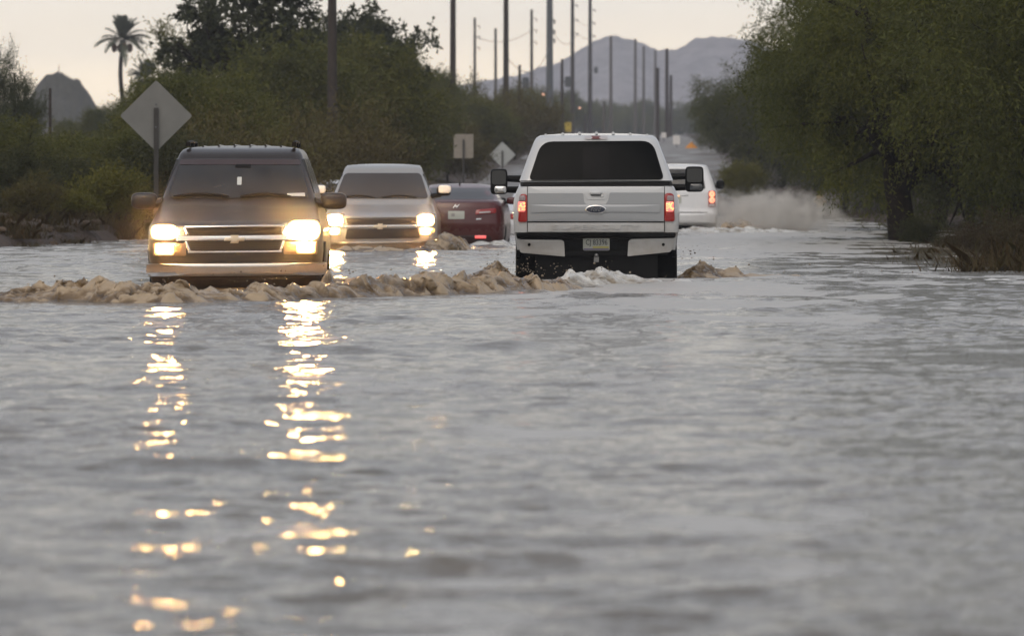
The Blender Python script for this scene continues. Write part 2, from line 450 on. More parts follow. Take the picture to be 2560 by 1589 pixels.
def churn(name, path, mat, seed, du=.014, nv=110, amp=.62, w0=.55):
    """path: (photo px, distance Y, crest height, half width)"""
    P = np.array([((p[0] - CX) / F * p[1], p[1], p[2], p[3] if len(p) > 3 else w0) for p in path])
    seg = np.concatenate([[0], np.cumsum(np.abs(np.diff(P[:, 0])) + 1e-6)])
    s = np.arange(0, seg[-1], du)
    X, Yc, H, W = [np.interp(s, seg, P[:, k]) for k in range(4)]
    n1 = fbm(s * 1.5, np.full_like(s, seed * 1.3), oct=3, seed=seed)
    H = H * (1 + .40 * n1 + .22 * fbm(s * 6, np.full_like(s, seed * .7), oct=3, seed=seed + 20)); Yc = Yc + .3 * fbm(s * 1.1, np.full_like(s, seed * 2.3), oct=3, seed=seed + 9)
    v = np.linspace(-1, 1, nv)
    prof = np.where(v < 0, np.clip(1 + v, 0, 1) ** .6, np.clip(1 - v, 0, 1) ** 1.1)
    XX = np.repeat(X[:, None], nv, 1); YY = Yc[:, None] + W[:, None] * v[None, :]
    ZZ = H[:, None] * prof[None, :] - .05
    sc = np.maximum(H, .05)[:, None] * amp
    env = np.minimum(1, (1 - np.abs(v)) * 3.0)[None, :]
    e2 = np.minimum(1, np.minimum(s, s[-1] - s) / .3)[:, None]
    wx = XX + .10 * fbm(XX * 3.1, YY * 3.1, ZZ * 2, 3, seed + 31); wz = ZZ + .06 * fbm(XX * 3.7 + 9, YY * 3.1, ZZ * 2, 3, seed + 32)
    sk = wx + .5 * YY
    bil = fbm(wx * 3.6, YY * 3.9, wz * 5.0, 5, seed + 1, .55, True); rid = .55 - 1.5 * np.abs(fbm(sk * 2.3 + 40, YY * 3.0, wz * 3.5, 5, seed + 14, .62))
    patch = smooth(-.35, .35, fbm(XX * 1.3, YY * 1.3, ZZ * 0, 2, seed + 15))
    b1 = (.5 + .6 * patch) * (.85 * bil + .25 * rid); b2 = fbm(wx * 5 + 50, YY * 5, wz * 5, 3, seed + 2, .5); b3 = fbm(wx * 5, YY * 5 + 70, wz * 5, 3, seed + 3, .5)
    fine = fbm(wx * 15, YY * 12, wz * 15, 3, seed + 5, .6)
    lip = np.clip(fbm(wx * 5.5, YY * 3, wz * 0, 3, seed + 6) - .05, 0, 1) * prof[None, :] ** 3
    ZZ = (ZZ + sc * env * (b1 * .95 + fine * .13 + lip * 1.2 + .04)) * e2 - .05 * (1 - e2)
    XX = XX + sc * env * b2 * .7; YY = YY + sc * env * b3 * 1.0 - sc * env * lip * .8
    froth = np.clip(.42 + b1 * 1.0 + .35 * fbm(wx * 9, YY * 9, wz * 9, 4, seed + 8, .6) + .25 * (prof[None, :] - .5), 0, 1)
    me = mesh_np(name, np.stack([XX, YY, ZZ], -1).reshape(-1, 3), grid_quads(*XX.shape), mat)
    a_ = me.attributes.new('froth', 'FLOAT', 'POINT'); a_.data.foreach_set('value', froth.ravel().astype(np.float32))
    TIPS.append((XX[::9, nv // 3:nv // 2:6].ravel(), YY[::9, nv // 3:nv // 2:6].ravel(), ZZ[::9, nv // 3:nv // 2:6].ravel(), H.max()))
    return tag(link(bpy.data.objects.new(name, me)), kind='structure')
TIPS = []

churn('bow_wave', [(-80, 56.2, .13, .6), (40, 56.3, .15, .6), (110, 56.3, .17, .6), (190, 56.2, .20, .6), (300, 56.0, .20, .6), (420, 56.0, .20, .65), (560, 56.3, .14, .65), (690, 56.8, .17, .6), (800, 57.6, .22, .6), (900, 58.3, .22, .6), (1010, 59, .20, .6), (1130, 59.8, .19, .6), (1230, 60.6, .17, .6), (1330, 61.6, .165, .65), (1400, 62.2, .165, .6), (1480, 62.8, .08, .5)], M['churn'], 101)
churn('rear_churn', [(760, 60.5, .18, .6), (850, 61, .16, .7), (960, 62, .12, .7), (1080, 64, .10, .8), (1200, 65.5, .13, .8), (1290, 66, .12, .7), (1380, 66, .06, .6)], M['churn'], 111, du=.018, nv=90)
churn('truck_wake', [(1350, 64.2, .10, .6), (1420, 64.6, .17, .55), (1480, 65.0, .17, .55), (1520, 65.2, .18, .5), (1570, 65.4, .10, .5), (1640, 65.6, .08, .5), (1700, 65.8, .07, .5), (1780, 66, .035, .5)], M['churn_white'], 121)
churn('wheel_splash', [(1680, 69.5, .12, .5), (1700, 69.6, .22, .6), (1725, 69.6, .24, .6), (1755, 69.6, .22, .6), (1780, 69.6, .16, .6), (1810, 69.7, .10, .6), (1870, 70, .07, .6), (1960, 70.5, .045, .6), (2080, 71, .03, .6)], M['churn'], 131, amp=.7)
churn('side_splash', [(1160, 71, .07, .5), (1190, 71, .13, .5), (1225, 71, .19, .5), (1265, 71, .22, .5), (1300, 71, .16, .4)], M['churn'], 141, amp=.7)
churn('second_bow_wave', [(800, 93, .07, .7), (900, 93, .08, .7), (1000, 93, .08, .7), (1060, 93.5, .12, .7), (1085, 94, .24, .7), (1120, 94.5, .30, .7), (1155, 95, .26, .7), (1175, 95, .06, .6), (1260, 97, .05, .6)], M['churn'], 151, du=.02, nv=80)
churn('side_ripple', [(215, 91.5, .03, .7), (280, 91.2, .06, .7), (345, 91, .08, .7), (420, 91, .07, .7)], M['churn'], 161, du=.025, nv=60)
churn('sedan_wake', [(1150, 101.5, .05, .6), (1180, 101.5, .09, .6), (1230, 101.8, .10, .6), (1270, 102, .08, .6), (1300, 102, .04, .6)], M['churn_white'], 171, du=.02, nv=60)
churn('minivan_wake', [(1640, 123, .10, .8), (1720, 123.5, .12, .8), (1800, 124, .12, .8), (1900, 124.5, .10, .8), (2000, 125, .05, .8), (2150, 126, .03, .8)], M['churn_white'], 181, du=.03, nv=60)
churn('minivan_splash', [(1780, 126.5, .12, .9), (1815, 127, .17, .9), (1860, 127.2, .20, .9), (1900, 127.5, .15, .9), (1960, 128, .10, .9), (2040, 128, .05, .8)], M['churn'], 191, du=.03, nv=70)
churn('bank_ripple', [(2080, 73.5, .03, .5), (2200, 72.0, .055, .5), (2290, 71.0, .06, .5), (2400, 68.4, .04, .5), (2500, 67.4, .05, .5), (2600, 67.2, .05, .5)], M['churn_white'], 201, du=.02, nv=60, amp=.4)

# flying drops -----------------------------------------------------------------
dr = MB()
def drop(x, y, z, r):
    t = (1 + 5 ** .5) / 2
    v = [(-1, t, 0), (1, t, 0), (-1, -t, 0), (1, -t, 0), (0, -1, t), (0, 1, t), (0, -1, -t), (0, 1, -t), (t, 0, -1), (t, 0, 1), (-t, 0, -1), (-t, 0, 1)]
    f = [(0, 11, 5), (0, 5, 1), (0, 1, 7), (0, 7, 10), (0, 10, 11), (1, 5, 9), (5, 11, 4), (11, 10, 2), (10, 7, 6), (7, 1, 8), (3, 9, 4), (3, 4, 2), (3, 2, 6), (3, 6, 8), (3, 8, 9), (4, 9, 5), (2, 4, 11), (6, 2, 10), (8, 6, 7), (9, 8, 1)]
    dr.add([(x + a * r * .55, y + b * r * .55, z + c * r * .55) for a, b, c in v], f)
for (x0, x1, y0, y1, Yd, n) in ((1285, 1345, 640, 680, 67.4, 46), (1345, 1440, 655, 685, 65, 30), (640, 720, 672, 700, 58, 16), (520, 640, 678, 705, 58.5, 16), (800, 900, 650, 700, 60, 30), (1190, 1290, 620, 660, 70, 34), (200, 420, 690, 712, 56, 20), (1500, 1530, 650, 675, 65, 10), (1700, 1790, 612, 650, 69.5, 34), (1060, 1180, 585, 610, 94, 24), (980, 1250, 660, 700, 61, 40)):
    for k in range(n):
        p = pt(random.uniform(x0, x1), y1 - (y1 - y0) * random.random() ** 1.6, Yd + random.uniform(-.4, .4))
        drop(*p, random.choice((.003, .004, .005, .006, .008, .011)))
for (tx, ty, tz, hm) in TIPS:
    for k in range(min(260, int(len(tx) * .22))):
        i = random.randrange(len(tx)); up = hm * random.random() ** 3 * .6
        drop(tx[i] + random.gauss(0, .05), ty[i] + random.gauss(0, .06), tz[i] + up + .01, random.choice((.003, .004, .005, .006, .008, .010, .014)))
tag(dr.build('water_drops', M['churn_white'], sharp=None), kind='stuff')

# ------------------------------------------------------------------ vehicles
class Hull:
    """stack of horizontal rounded slices; the face towards the camera is y ~ 0"""
    def __init__(s, keys, crown=.03, step=.035):
        # z, half width, near y, far y, near corner radius, far corner radius, near bow
        s.k = np.array(keys, float); s.crown = crown; s.step = step
    def par(s, z): return [float(np.interp(z, s.k[:, 0], s.k[:, i])) for i in range(1, 7)]
    def near(s, x, z):
        W, yf, yr, rf, rr, bf = s.par(z); a = abs(x)
        if a <= W - rf: return yf + bf * (a / W) ** 2
        yc = yf + bf * ((W - rf) / W) ** 2 + rf
        d = min(a - (W - rf), rf * .999)
        return yc - math.sqrt(rf * rf - d * d)
    def side(s, z): return s.par(z)[0]
    def loop(s, z, sc=1.0):
        W, yf, yr, rf, rr, bf = s.par(z)
        L = []
        n1, n2 = 13, 8
        for i in range(n1):
            x = -(W - rf) + 2 * (W - rf) * i / (n1 - 1); L.append((x, yf + bf * (x / W) ** 2))
        yc = yf + bf * ((W - rf) / W) ** 2 + rf
        for i in range(1, n2 + 1):
            t = -math.pi / 2 + math.pi / 2 * i / n2; L.append((W - rf + rf * math.cos(t), yc + rf * math.sin(t)))
        for i in range(1, 6):
            L.append((W, yc + (yr - rr - yc) * i / 6))
        for i in range(n2 + 1):
            t = math.pi / 2 * i / n2; L.append((W - rr + rr * math.cos(t), yr - rr + rr * math.sin(t)))
        for i in range(1, 7):
            L.append(((W - rr) * (1 - 2 * i / 7), yr))
        for i in range(n2 + 1):
            t = math.pi / 2 + math.pi / 2 * i / n2; L.append((-(W - rr) + rr * math.cos(t), yr - rr + rr * math.sin(t)))
        for i in range(1, 6):
            L.append((-W, yr - rr + (yc - yr + rr) * i / 6))
        for i in range(n2):
            t = math.pi + math.pi / 2 * i / n2; L.append((-(W - rf) + rf * math.cos(t), yc + rf * math.sin(t)))
        if sc != 1.0:
            cy = (yf + yr) / 2
            L = [(x * sc, cy + (y - cy) * sc) for x, y in L]
        return L
    def build(s, name, mat, parent, sharp=28):
        zs = []
        for a, b in zip(s.k[:-1, 0], s.k[1:, 0]):
            n = max(1, int(math.ceil((b - a) / s.step)))
            zs += [a + (b - a) * i / n for i in range(n)]
        zs.append(s.k[-1, 0])
        loops = [[(x, y, z) for x, y in s.loop(z)] for z in zs]
        zt = zs[-1]
        for sc in (.985, .95, .85, .65, .4, .15):
            loops.append([(x, y, zt + s.crown * (1 - sc ** 2.6)) for x, y in s.loop(zt, sc)])
        n = len(loops[0]); mb = MB(); v = [p for l in loops for p in l]; f = []
        for i in range(len(loops) - 1):
            for j in range(n):
                f.append((i * n + j, i * n + (j + 1) % n, (i + 1) * n + (j + 1) % n, (i + 1) * n + j))
        f.append(tuple(range(n))[::-1]); f.append(tuple(range((len(loops) - 1) * n, len(loops) * n)))
        mb.add(v, f)
        return mb.build(name, mat, parent, sharp)

def rpoly(pts, r=.02, n=5):
    """polygon with rounded corners"""
    out = []; m = len(pts)
    if not hasattr(r, '__len__'): r = [r] * m
    for i in range(m):
        p = Vector(pts[i]); a = Vector(pts[i - 1]); b = Vector(pts[(i + 1) % m])
        rr = r[i]
        if rr <= 0: out.append(tuple(p)); continue
        d1 = (a - p); d2 = (b - p)
        l = min(rr, d1.length * .49, d2.length * .49)
        s = p + d1.normalized() * l; e = p + d2.normalized() * l
        for k in range(n + 1):
            t = k / n
            out.append(tuple(s * (1 - t) ** 2 + p * 2 * t * (1 - t) + e * t * t))
    # subdivide long edges so that a panel follows the hull
    res = []
    for i in range(len(out)):
        p = Vector(out[i]); q = Vector(out[(i + 1) % len(out)])
        k = max(1, int((q - p).length / .12))
        for j in range(k): res.append(tuple(p + (q - p) * j / k))
    return res

def panel(mb, hull, outline, off=.008, thick=.03, dome=0.0, rings=6, yfun=None):
    """plate lying on the near face of a hull; outline in (x, z)"""
    yf = yfun or hull.near
    cx = sum(p[0] for p in outline) / len(outline); cz = sum(p[1] for p in outline) / len(outline)
    n = len(outline); v = []; f = []
    for (x, z) in outline: v.append((x, yf(x, z) - off + thick, z))
    for r in range(rings + 1):
        t = 1 - (r / rings) if r < rings else .02
        if r == 0: t = 1.0
        if r == 1 and rings > 3: t = .965
        for (x, z) in outline:
            X = cx + (x - cx) * t; Z = cz + (z - cz) * t
            v.append((X, yf(X, Z) - off - dome * (1 - t ** 4), Z))
    for r in range(rings + 1):
        for j in range(n):
            f.append((r * n + j, r * n + (j + 1) % n, (r + 1) * n + (j + 1) % n, (r + 1) * n + j))
    f.append(tuple(range((rings + 1) * n, (rings + 2) * n)))
    # orient towards -y whichever way the outline runs
    ar = sum(outline[i][0] * outline[(i + 1) % n][1] - outline[(i + 1) % n][0] * outline[i][1] for i in range(n))
    if ar < 0: f = [q[::-1] for q in f]
    mb.add(v, f)

def side_panel(mb, hull, outline, sgn, off=.008, thick=.03):
    """plate lying on the flank; outline in (y, z)"""
    cy = sum(p[0] for p in outline) / len(outline); cz = sum(p[1] for p in outline) / len(outline)
    n = len(outline); v = []; f = []
    for (t, o) in ((1, -thick), (1, off), (.7, off), (.35, off), (.02, off)):
        for (y, z) in outline:
            Y = cy + (y - cy) * t; Z = cz + (z - cz) * t
            v.append((sgn * (hull.side(Z) + o), Y, Z))
    for r in range(4):
        for j in range(n): f.append((r * n + j, r * n + (j + 1) % n, (r + 1) * n + (j + 1) % n, (r + 1) * n + j))
    f.append(tuple(range(4 * n, 5 * n)))
    mb.add(v, f)

class Car:
    def __init__(s, name, label, cat, cpx, Y, depth, slope, mat, keys, crown=.03, group=None):
        s.Y = Y; s.depth = depth; s.slope = slope
        s.X = (cpx - CX) / F * Y
        s.root = thing(name, label, cat, (s.X, Y, -depth), -math.atan(slope), group)
        s.hull = Hull(keys, crown)
        s.body = s.hull.build('body', mat, s.root)
    def p(s, px, py, d=0.0):
        """photo pixel at depth d behind the near face -> car (x, z)"""
        y = s.Y + d
        return ((px - CX) / F * y - s.X - s.slope * d, CAMH + (HY - py) / F * y + s.depth)
    def poly(s, pts, d=0.0): return [s.p(a, b, d) for a, b in pts]
    def panel(s, name, pts, mat, off=.008, thick=.03, dome=0.0, r=.02, d=0.0, parent=None, rings=6, local=False, yfun=None):
        mb = MB(); o = pts if local else s.poly(pts, d)
        panel(mb, s.hull, rpoly(o, r), off, thick, dome, rings, yfun)
        return mb.build(name, mat, parent or s.root, 40)
    def wheel(s, x, y, r=.38, w=.25):
        mb = MB()
        prof = [(.60, -.42), (.80, -.5), (.96, -.46), (1, -.3), (1, .3), (.96, .46), (.80, .5), (.60, .42)]
        n = 28; v = []; f = []
        for (a, b) in prof:
            for k in range(n):
                t = 2 * math.pi * k / n; v.append((x + b * w, y + a * r * math.cos(t), r + a * r * math.sin(t)))
        m = len(prof)
        for i in range(m):
            for k in range(n):
                f.append((i * n + k, i * n + (k + 1) % n, ((i + 1) % m) * n + (k + 1) % n, ((i + 1) % m) * n + k))
        mb.add(v, f)
        wh = mb.build('wheel', M['rubber'], s.root)
        rm = MB(); sg = 1 if x > 0 else -1
        rm.tube([(x + sg * w * .30, y, r), (x + sg * w * .42, y, r)], [r * .62, r * .2], 20)
        for k in range(6):
            t = 2 * math.pi * k / 6
            rm._box((x + sg * w * .40, y + r * .38 * math.cos(t), r + r * .38 * math.sin(t)), (.03, .07, .07))
        rm.build('rim', M['chrome'], wh)
    def text(s, name, body, cpx, cpy, width, height, mat, off=.012, depth=.004, shear=0.0, parent=None, local=None, lift=None):
        cu = bpy.data.curves.new('lettering', 'FONT'); cu.body = body; cu.align_x = 'CENTER'; cu.align_y = 'CENTER'; cu.extrude = .05; cu.shear = shear
        cu.resolution_u = 3
        to = bpy.data.objects.new('lettering', cu); COL.objects.link(to)
        bpy.context.view_layer.update()
        me = bpy.data.meshes.new_from_object(to)
        bpy.data.objects.remove(to)
        me.name = name
        co = np.zeros(len(me.vertices) * 3, np.float32); me.vertices.foreach_get('co', co); co = co.reshape(-1, 3)
        mn, mxx = co.min(0), co.max(0); c = (mn + mxx) / 2
        x0, z0 = local or s.p(cpx, cpy)
        X = x0 + (co[:, 0] - c[0]) / (mxx[0] - mn[0]) * width
        Z = z0 + (co[:, 1] - c[1]) / (mxx[1] - mn[1]) * height
        yb = np.array([s.hull.near(a, b) for a, b in zip(X, Z)]) if lift is None else np.full(len(X), lift)
        Yv = yb - off - np.where(co[:, 2] > 0, depth, -.004)
        me.vertices.foreach_set('co', np.stack([X, Yv, Z], -1).ravel().astype(np.float32)); me.update()
        me.materials.clear(); me.materials.append(mat)
        return link(bpy.data.objects.new(name, me), parent or s.root)
    def rbox(s, name, c, r, mat, e=5, parent=None):
        mb = MB(); sellip(mb, c, r, e); return mb.build(name, mat, parent or s.root, None)

def bow_tie(w, h):
    return [(-w, -h * .42), (-w * .30, -h * .42), (-w * .42, -h), (w * .36, -h), (w * .42, -h * .42), (w * .92, -h * .42), (w, h * .42), (w * .34, h * .42), (w * .40, h), (-w * .36, h), (-w * .30, h * .42), (-w * .88, h * .42)]

# --- dark SUV coming towards the camera -----------------------------------------
SUVPAINT = paint('dark_brown_paint', (.018, .012, .010), .3, .1, (.11, .072, .042), (.3, .95), .5, coat=.2)
suv = Car('sport_utility_vehicle', 'dark brown SUV with blazing headlights driving towards the viewer through the flood', 'car', 586, 62.2, .35, -.0139, SUVPAINT, [
    (.28, .90, .34, 5.0, .2, .1, .10), (.47, .955, .14, 5.05, .24, .12, .10), (.655, .965, .10, 5.08, .24, .12, .11), (.76, .975, .10, 5.1, .22, .14, .10), (.98, .972, .12, 5.1, .22, .14, .11),
    (1.045, .96, .15, 5.1, .22, .14, .12), (1.085, .945, .24, 5.1, .24, .15, .14), (1.13, .93, .46, 5.1, .26, .15, .16), (1.20, .91, .82, 5.1, .26, .15, .16), (1.27, .895, 1.08, 5.1, .24, .15, .16), (1.325, .875, 1.2, 5.08, .2, .16, .16),
    (1.36, .865, 1.25, 5.06, .18, .18, .16), (1.60, .79, 1.57, 4.96, .15, .18, .15), (1.80, .722, 1.84, 4.85, .13, .16, .14), (1.86, .70, 1.93, 4.8, .13, .16, .12), (1.905, .665, 2.08, 4.7, .14, .16, .10), (1.925, .62, 2.28, 4.55, .16, .18, .08)], .03)
h = suv.hull
# the bumper is a bar of its own
def bar_on(car, name, z0, z1, W, off, mat, parent=None, yin=.06):
    return car.panel(name, [(-W, z0), (W, z0), (W, z1), (-W, z1)], mat, off, yin, .02, .05, local=True, parent=parent)
bm = suv.panel('bumper', [(362, 692), (815, 688), (815, 657), (362, 660)], M['soft_chrome'], .10, .24, .02, [.06, .06, .03, .03], rings=6)
bm2 = suv.panel('bumper_valance', [(374, 722), (806, 722), (808, 692), (372, 692)], simple('valance', (.07, .05, .036), .6, var=.3), .03, .1, .01, .04)
gr = suv.panel('grille', [(463, 563), (712, 560), (700, 588), (702, 632), (470, 634), (474, 590)], M['dark_grille'], .012, .04, 0, .02)
# chrome frame of the grille
suv.panel('grille_trim', [(458, 564), (712, 561), (712, 566.5), (462, 569)], M['chrome'], .03, .04, .01, .008, parent=gr)
suv.panel('grille_trim', [(468, 628), (704, 626), (703, 631), (470, 633)], M['chrome'], .03, .04, .008, .008, parent=gr)
suv.panel('grille_trim', [(438, 590), (735, 587), (735, 600), (438, 602.5)], M['chrome'], .036, .05, .012, .012, parent=gr)
for sx in (1, -1):
    q = [(463, 568), (472, 588), (466, 588), (457, 568)] if sx < 0 else [(712, 565), (702, 586), (708, 586), (718, 565)]
    suv.panel('grille_trim', q, M['chrome'], .028, .04, .005, .006, parent=gr)
    q = [(466, 602), (477, 630), (470, 630), (460, 602)] if sx < 0 else [(706, 600), (697, 628), (703, 628), (712, 600)]
    suv.panel('grille_trim', q, M['chrome'], .028, .04, .005, .006, parent=gr)
for k in range(5):
    y = 571 + k * 3.6
    suv.panel('grille_slat', [(470, y), (703, y - 2), (703, y - 1), (470, y + 1)], M['black'], .02, .02, 0, 0, parent=gr, rings=2)
    y = 604 + k * 5
    suv.panel('grille_slat', [(476, y), (698, y - 2), (698, y - .8), (476, y + 1.2)], M['black'], .02, .02, 0, 0, parent=gr, rings=2)
c = suv.p(585.5, 598)
suv.panel('emblem', [(c[0] + a, c[1] + b) for a, b in bow_tie(.118, .044)], simple('gold_emblem', (.55, .47, .36), .35, metal=.6), .056, .03, .006, 0, local=True)
for (x0, x1, y0, y1, big) in ((374, 441, 559, 600, 0), (717, 800, 548, 602, 1)):
    b = suv.panel('headlight', [(x0 - 6, y1), (x1 + 24 * (1 - big), y1 - 2), (x1 + 24 * (1 - big), y0 + 6), (x0 - 2, y0)] if not big else [(x0 - 14, y1 - 2), (x1, y1), (x1 - 3, y0), (x0 - 14, y0 + 6)], M['lamp_housing'], .016, .05, .015, .05)
    suv.panel('lamp_rim', [(x0, y1 - 1), (x1, y1 - 1), (x1, y0 + 2), (x0, y0 + 2)], M['headlight_edge'], .034, .04, .02, .16 if big else .10, parent=b)
    suv.panel('bulb_lens', [(x0 + 4, y1 - 5), (x1 - 5, y1 - 5), (x1 - 5, y0 + 6), (x0 + 4, y0 + 6)], M['headlight_bright'] if big else M['headlight'], .062, .05, .02, .20 if big else .11, parent=b)
for (x0, x1, y0, y1, sg) in ((384, 434, 609, 638, -1), (740, 788, 604, 634, 1)):
    b = suv.panel('turn_lamp', [(x0 - 4, y1 + 2), (x1 + (30 if sg < 0 else 4), y1 + 2), (x1 + (30 if sg < 0 else 4), y0 - 1), (x0 - 4, y0 - 1)] if sg < 0 else [(x0 - 32, y1 + 2), (x1 + 4, y1 + 2), (x1 + 4, y0 - 1), (x0 - 32, y0 - 1)], simple('turn_lens', (.26, .17, .10), .3), .014, .04, .01, .02)
    suv.panel('lamp_rim', [(x0, y1), (x1, y1), (x1, y0), (x0, y0)], M['lowlight_edge'], .026, .03, .01, .03, parent=b)
    suv.panel('bulb_lens', [(x0 + 4, y1 - 4), (x1 - 4, y1 - 4), (x1 - 4, y0 + 3), (x0 + 4, y0 + 3)], M['lowlight'], .04, .03, .012, .04, parent=b)
suv.panel('air_dam', [(400, 656), (790, 653), (760, 636), (430, 639)], M['dark_grille'], .01, .03, 0, .03)
W = lambda z, d=0: suv.hull.side(z)
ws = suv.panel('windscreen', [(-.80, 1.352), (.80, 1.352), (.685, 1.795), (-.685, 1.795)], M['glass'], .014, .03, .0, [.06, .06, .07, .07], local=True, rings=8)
suv.panel('tint_band', [(-.698, 1.73), (.698, 1.73), (.683, 1.792), (-.683, 1.792)], M['tint_band'], .02, .01, 0, .02, local=True, parent=ws)
suv.panel('hanging_card', [(-.02, 1.50), (.03, 1.50), (.03, 1.59), (-.02, 1.59)], M['sticker'], .019, .006, 0, .01, local=True, parent=ws)
suv.panel('dash_card', [(.55, 1.375), (.755, 1.372), (.75, 1.41), (.55, 1.405)], M['sticker'], .019, .006, 0, .01, local=True, parent=ws)
suv.panel('inner_mirror', [(-.05, 1.70), (.13, 1.70), (.13, 1.735), (-.05, 1.735)], M['black'], .024, .01, .005, .015, local=True, parent=ws)
for (x0, x1, zz) in ((-.74, -.10, 1.37), (.02, .60, 1.37)):
    mb = MB(); P_ = []
    for k in range(9):
        t = k / 8; x = x0 + (x1 - x0) * t; z = zz + .028 * math.sin(math.pi * t)
        P_.append((x, suv.hull.near(x, z) - .035, z))
    mb.tube(P_, [.008] + [.016] * 7 + [.008], 6); mb.build('wiper', M['black'], suv.root)
for sg in (-1, 1):
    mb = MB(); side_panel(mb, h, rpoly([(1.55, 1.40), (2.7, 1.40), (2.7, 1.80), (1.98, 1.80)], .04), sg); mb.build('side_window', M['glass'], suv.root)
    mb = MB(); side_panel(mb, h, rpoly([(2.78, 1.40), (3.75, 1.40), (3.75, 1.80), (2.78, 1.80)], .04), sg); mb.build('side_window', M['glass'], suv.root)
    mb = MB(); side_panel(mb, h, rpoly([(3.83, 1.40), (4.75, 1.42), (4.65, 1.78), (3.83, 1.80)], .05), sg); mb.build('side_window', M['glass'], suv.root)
    mr = suv.rbox('side_mirror', (sg * 1.075, 1.5, 1.317), (.15, .09, .095), SUVPAINT, 3.6)
    mb = MB(); mb.tube([(sg * .86, 1.46, 1.30), (sg * 1.0, 1.5, 1.28)], [.06, .045], 8); mb.build('mirror_arm', SUVPAINT, mr)
    mb = MB(); mb.tube([(sg * .60, 2.2, 1.955), (sg * .61, 2.26, 1.985), (sg * .61, 3.2, 2.0), (sg * .61, 4.3, 1.99), (sg * .60, 4.4, 1.95)], .018, 8)
    for yy in (2.25, 3.3, 4.3): mb._box((sg * .61, yy, 1.965), (.05, .12, .05))
    mb.build('roof_rail', M['black'], suv.root)
    mb = MB(); side_panel(mb, h, rpoly([(.55, .30), (1.55, .30), (1.50, .72), (1.3, .86), (.85, .86), (.6, .72)], .06), sg, .02); mb.build('wheel_arch', M['black'], suv.root)
for y in (1.05, 3.95):
    for sg in (-1, 1): suv.wheel(sg * .85, y, .37, .26)
mb = MB()
for k in range(6):
    x = -.45 + .18 * k; mb.tube([(x, 2.5, 1.957 - .03 * (x / .6) ** 2), (x, 4.4, 1.957 - .03 * (x / .6) ** 2)], .012, 6)
mb.build('roof_rib', SUVPAINT, suv.root)


# --- white pickup with a camper shell, driving away ---------------------------------
WHITE = paint('white_paint', (.53, .545, .56), .22, 0, (.27, .22, .16), (.5, 1.45), .5)  # mud tint also paints in the shading, darker towards the bottom
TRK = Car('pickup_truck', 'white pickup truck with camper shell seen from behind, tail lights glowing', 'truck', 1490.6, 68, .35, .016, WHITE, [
    (.70, .965, .30, 6.2, .10, .1, .02), (.86, .985, .24, 6.2, .10, .1, .03), (.905, .995, .12, 6.2, .10, .12, .03), (.915, .998, .085, 6.2, .10, .14, .03), (1.02, 1.008, .075, 6.2, .11, .14, .03), (1.16, 1.0145, .07, 6.2, .12, .14, .03), (1.30, 1.006, .07, 6.2, .12, .14, .03), (1.40, .978, .07, 6.2, .12, .14, .03), (1.47, .945, .08, 6.2, .11, .14, .03),
    (1.482, .925, .12, 6.2, .10, .14, .03), (1.53, .925, .13, 6.15, .10, .14, .04), (1.545, .936, .10, 6.1, .13, .14, .04), (1.80, .845, .20, 5.9, .14, .2, .05), (2.02, .762, .31, 5.4, .15, .2, .06), (2.065, .735, .36, 5.2, .16, .25, .06), (2.095, .69, .45, 5.0, .17, .25, .06)], .04)
T = TRK
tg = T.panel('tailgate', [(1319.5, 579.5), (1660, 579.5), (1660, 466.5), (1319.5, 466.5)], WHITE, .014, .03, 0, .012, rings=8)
# pressed panel of the tailgate with the notch round the handle
SILV = paint('silver_panel', (.32, .335, .355), .3, .35, (.3, .25, .19), (.3, .6), .2)
T.panel('inset_panel', [(1319, 553), (1660, 553), (1660, 511), (1319, 511)], SILV, .026, .02, .004, .01, parent=tg)
T.panel('inset_panel', [(1319, 510.5), (1466, 510.5), (1460, 505), (1458, 483), (1319, 483)], SILV, .023, .02, 0, .02, parent=tg)
T.panel('inset_panel', [(1514, 510.5), (1660, 510.5), (1660, 481.5), (1524, 481.5), (1521, 500)], SILV, .023, .02, 0, .02, parent=tg)
T.panel('raised_band', [(1327, 532), (1650, 532), (1650, 512.5), (1327, 512.5)], SILV, .036, .02, .006, .03, parent=tg)
T.panel('seam', [(1319, 556.2), (1660, 556.2), (1660, 553.6), (1319, 553.6)], M['black'], .020, .01, 0, 0, parent=tg, rings=2)
hd = T.panel('handle_recess', [(1464, 499), (1517, 499), (1520, 477), (1461, 477)], WHITE, .022, .02, 0, .05, parent=tg)
T.panel('handle_cup', [(1477, 490.5), (1503, 490.5), (1504, 481.5), (1476, 481.5)], simple('recess', (.10, .105, .11), .4), .03, .01, 0, .03, parent=hd)
T.panel('tailgate_handle', [(1474, 485.5), (1503, 485.5), (1505, 477.5), (1473, 477.5)], WHITE, .042, .02, .01, .025, parent=hd)
T.panel('lock', [(1502, 491.5), (1508, 491.5), (1508, 486), (1502, 486)], M['chrome'], .036, .01, 0, .03, parent=hd, rings=3)
ov = []
c = T.p(1489.5, 523.5)
for k in range(36): ov.append((c[0] + .128 * math.cos(k * math.pi / 18), c[1] + .053 * math.sin(k * math.pi / 18)))
em = T.panel('emblem', ov, M['chrome'], .052, .02, .008, 0, local=True, parent=tg)
ov = [(c[0] + (a - c[0]) * .88, c[1] + (b - c[1]) * .80) for a, b in ov]
T.panel('emblem_field', ov, M['blue_oval'], .060, .015, .004, 0, local=True, parent=em)
T.text('emblem_script', 'Ford', 1489.5, 523.5, .125, .05, simple('script_grey', (.16, .17, .19), .3, metal=.5), .072, .004, .35, em)
T.text('embossed_lettering', 'SUPER', 1439, 567.5, .56, .058, WHITE, .016, .010, 0, tg)
T.text('embossed_lettering', 'DUTY', 1551, 567.5, .46, .058, WHITE, .016, .010, 0, tg)
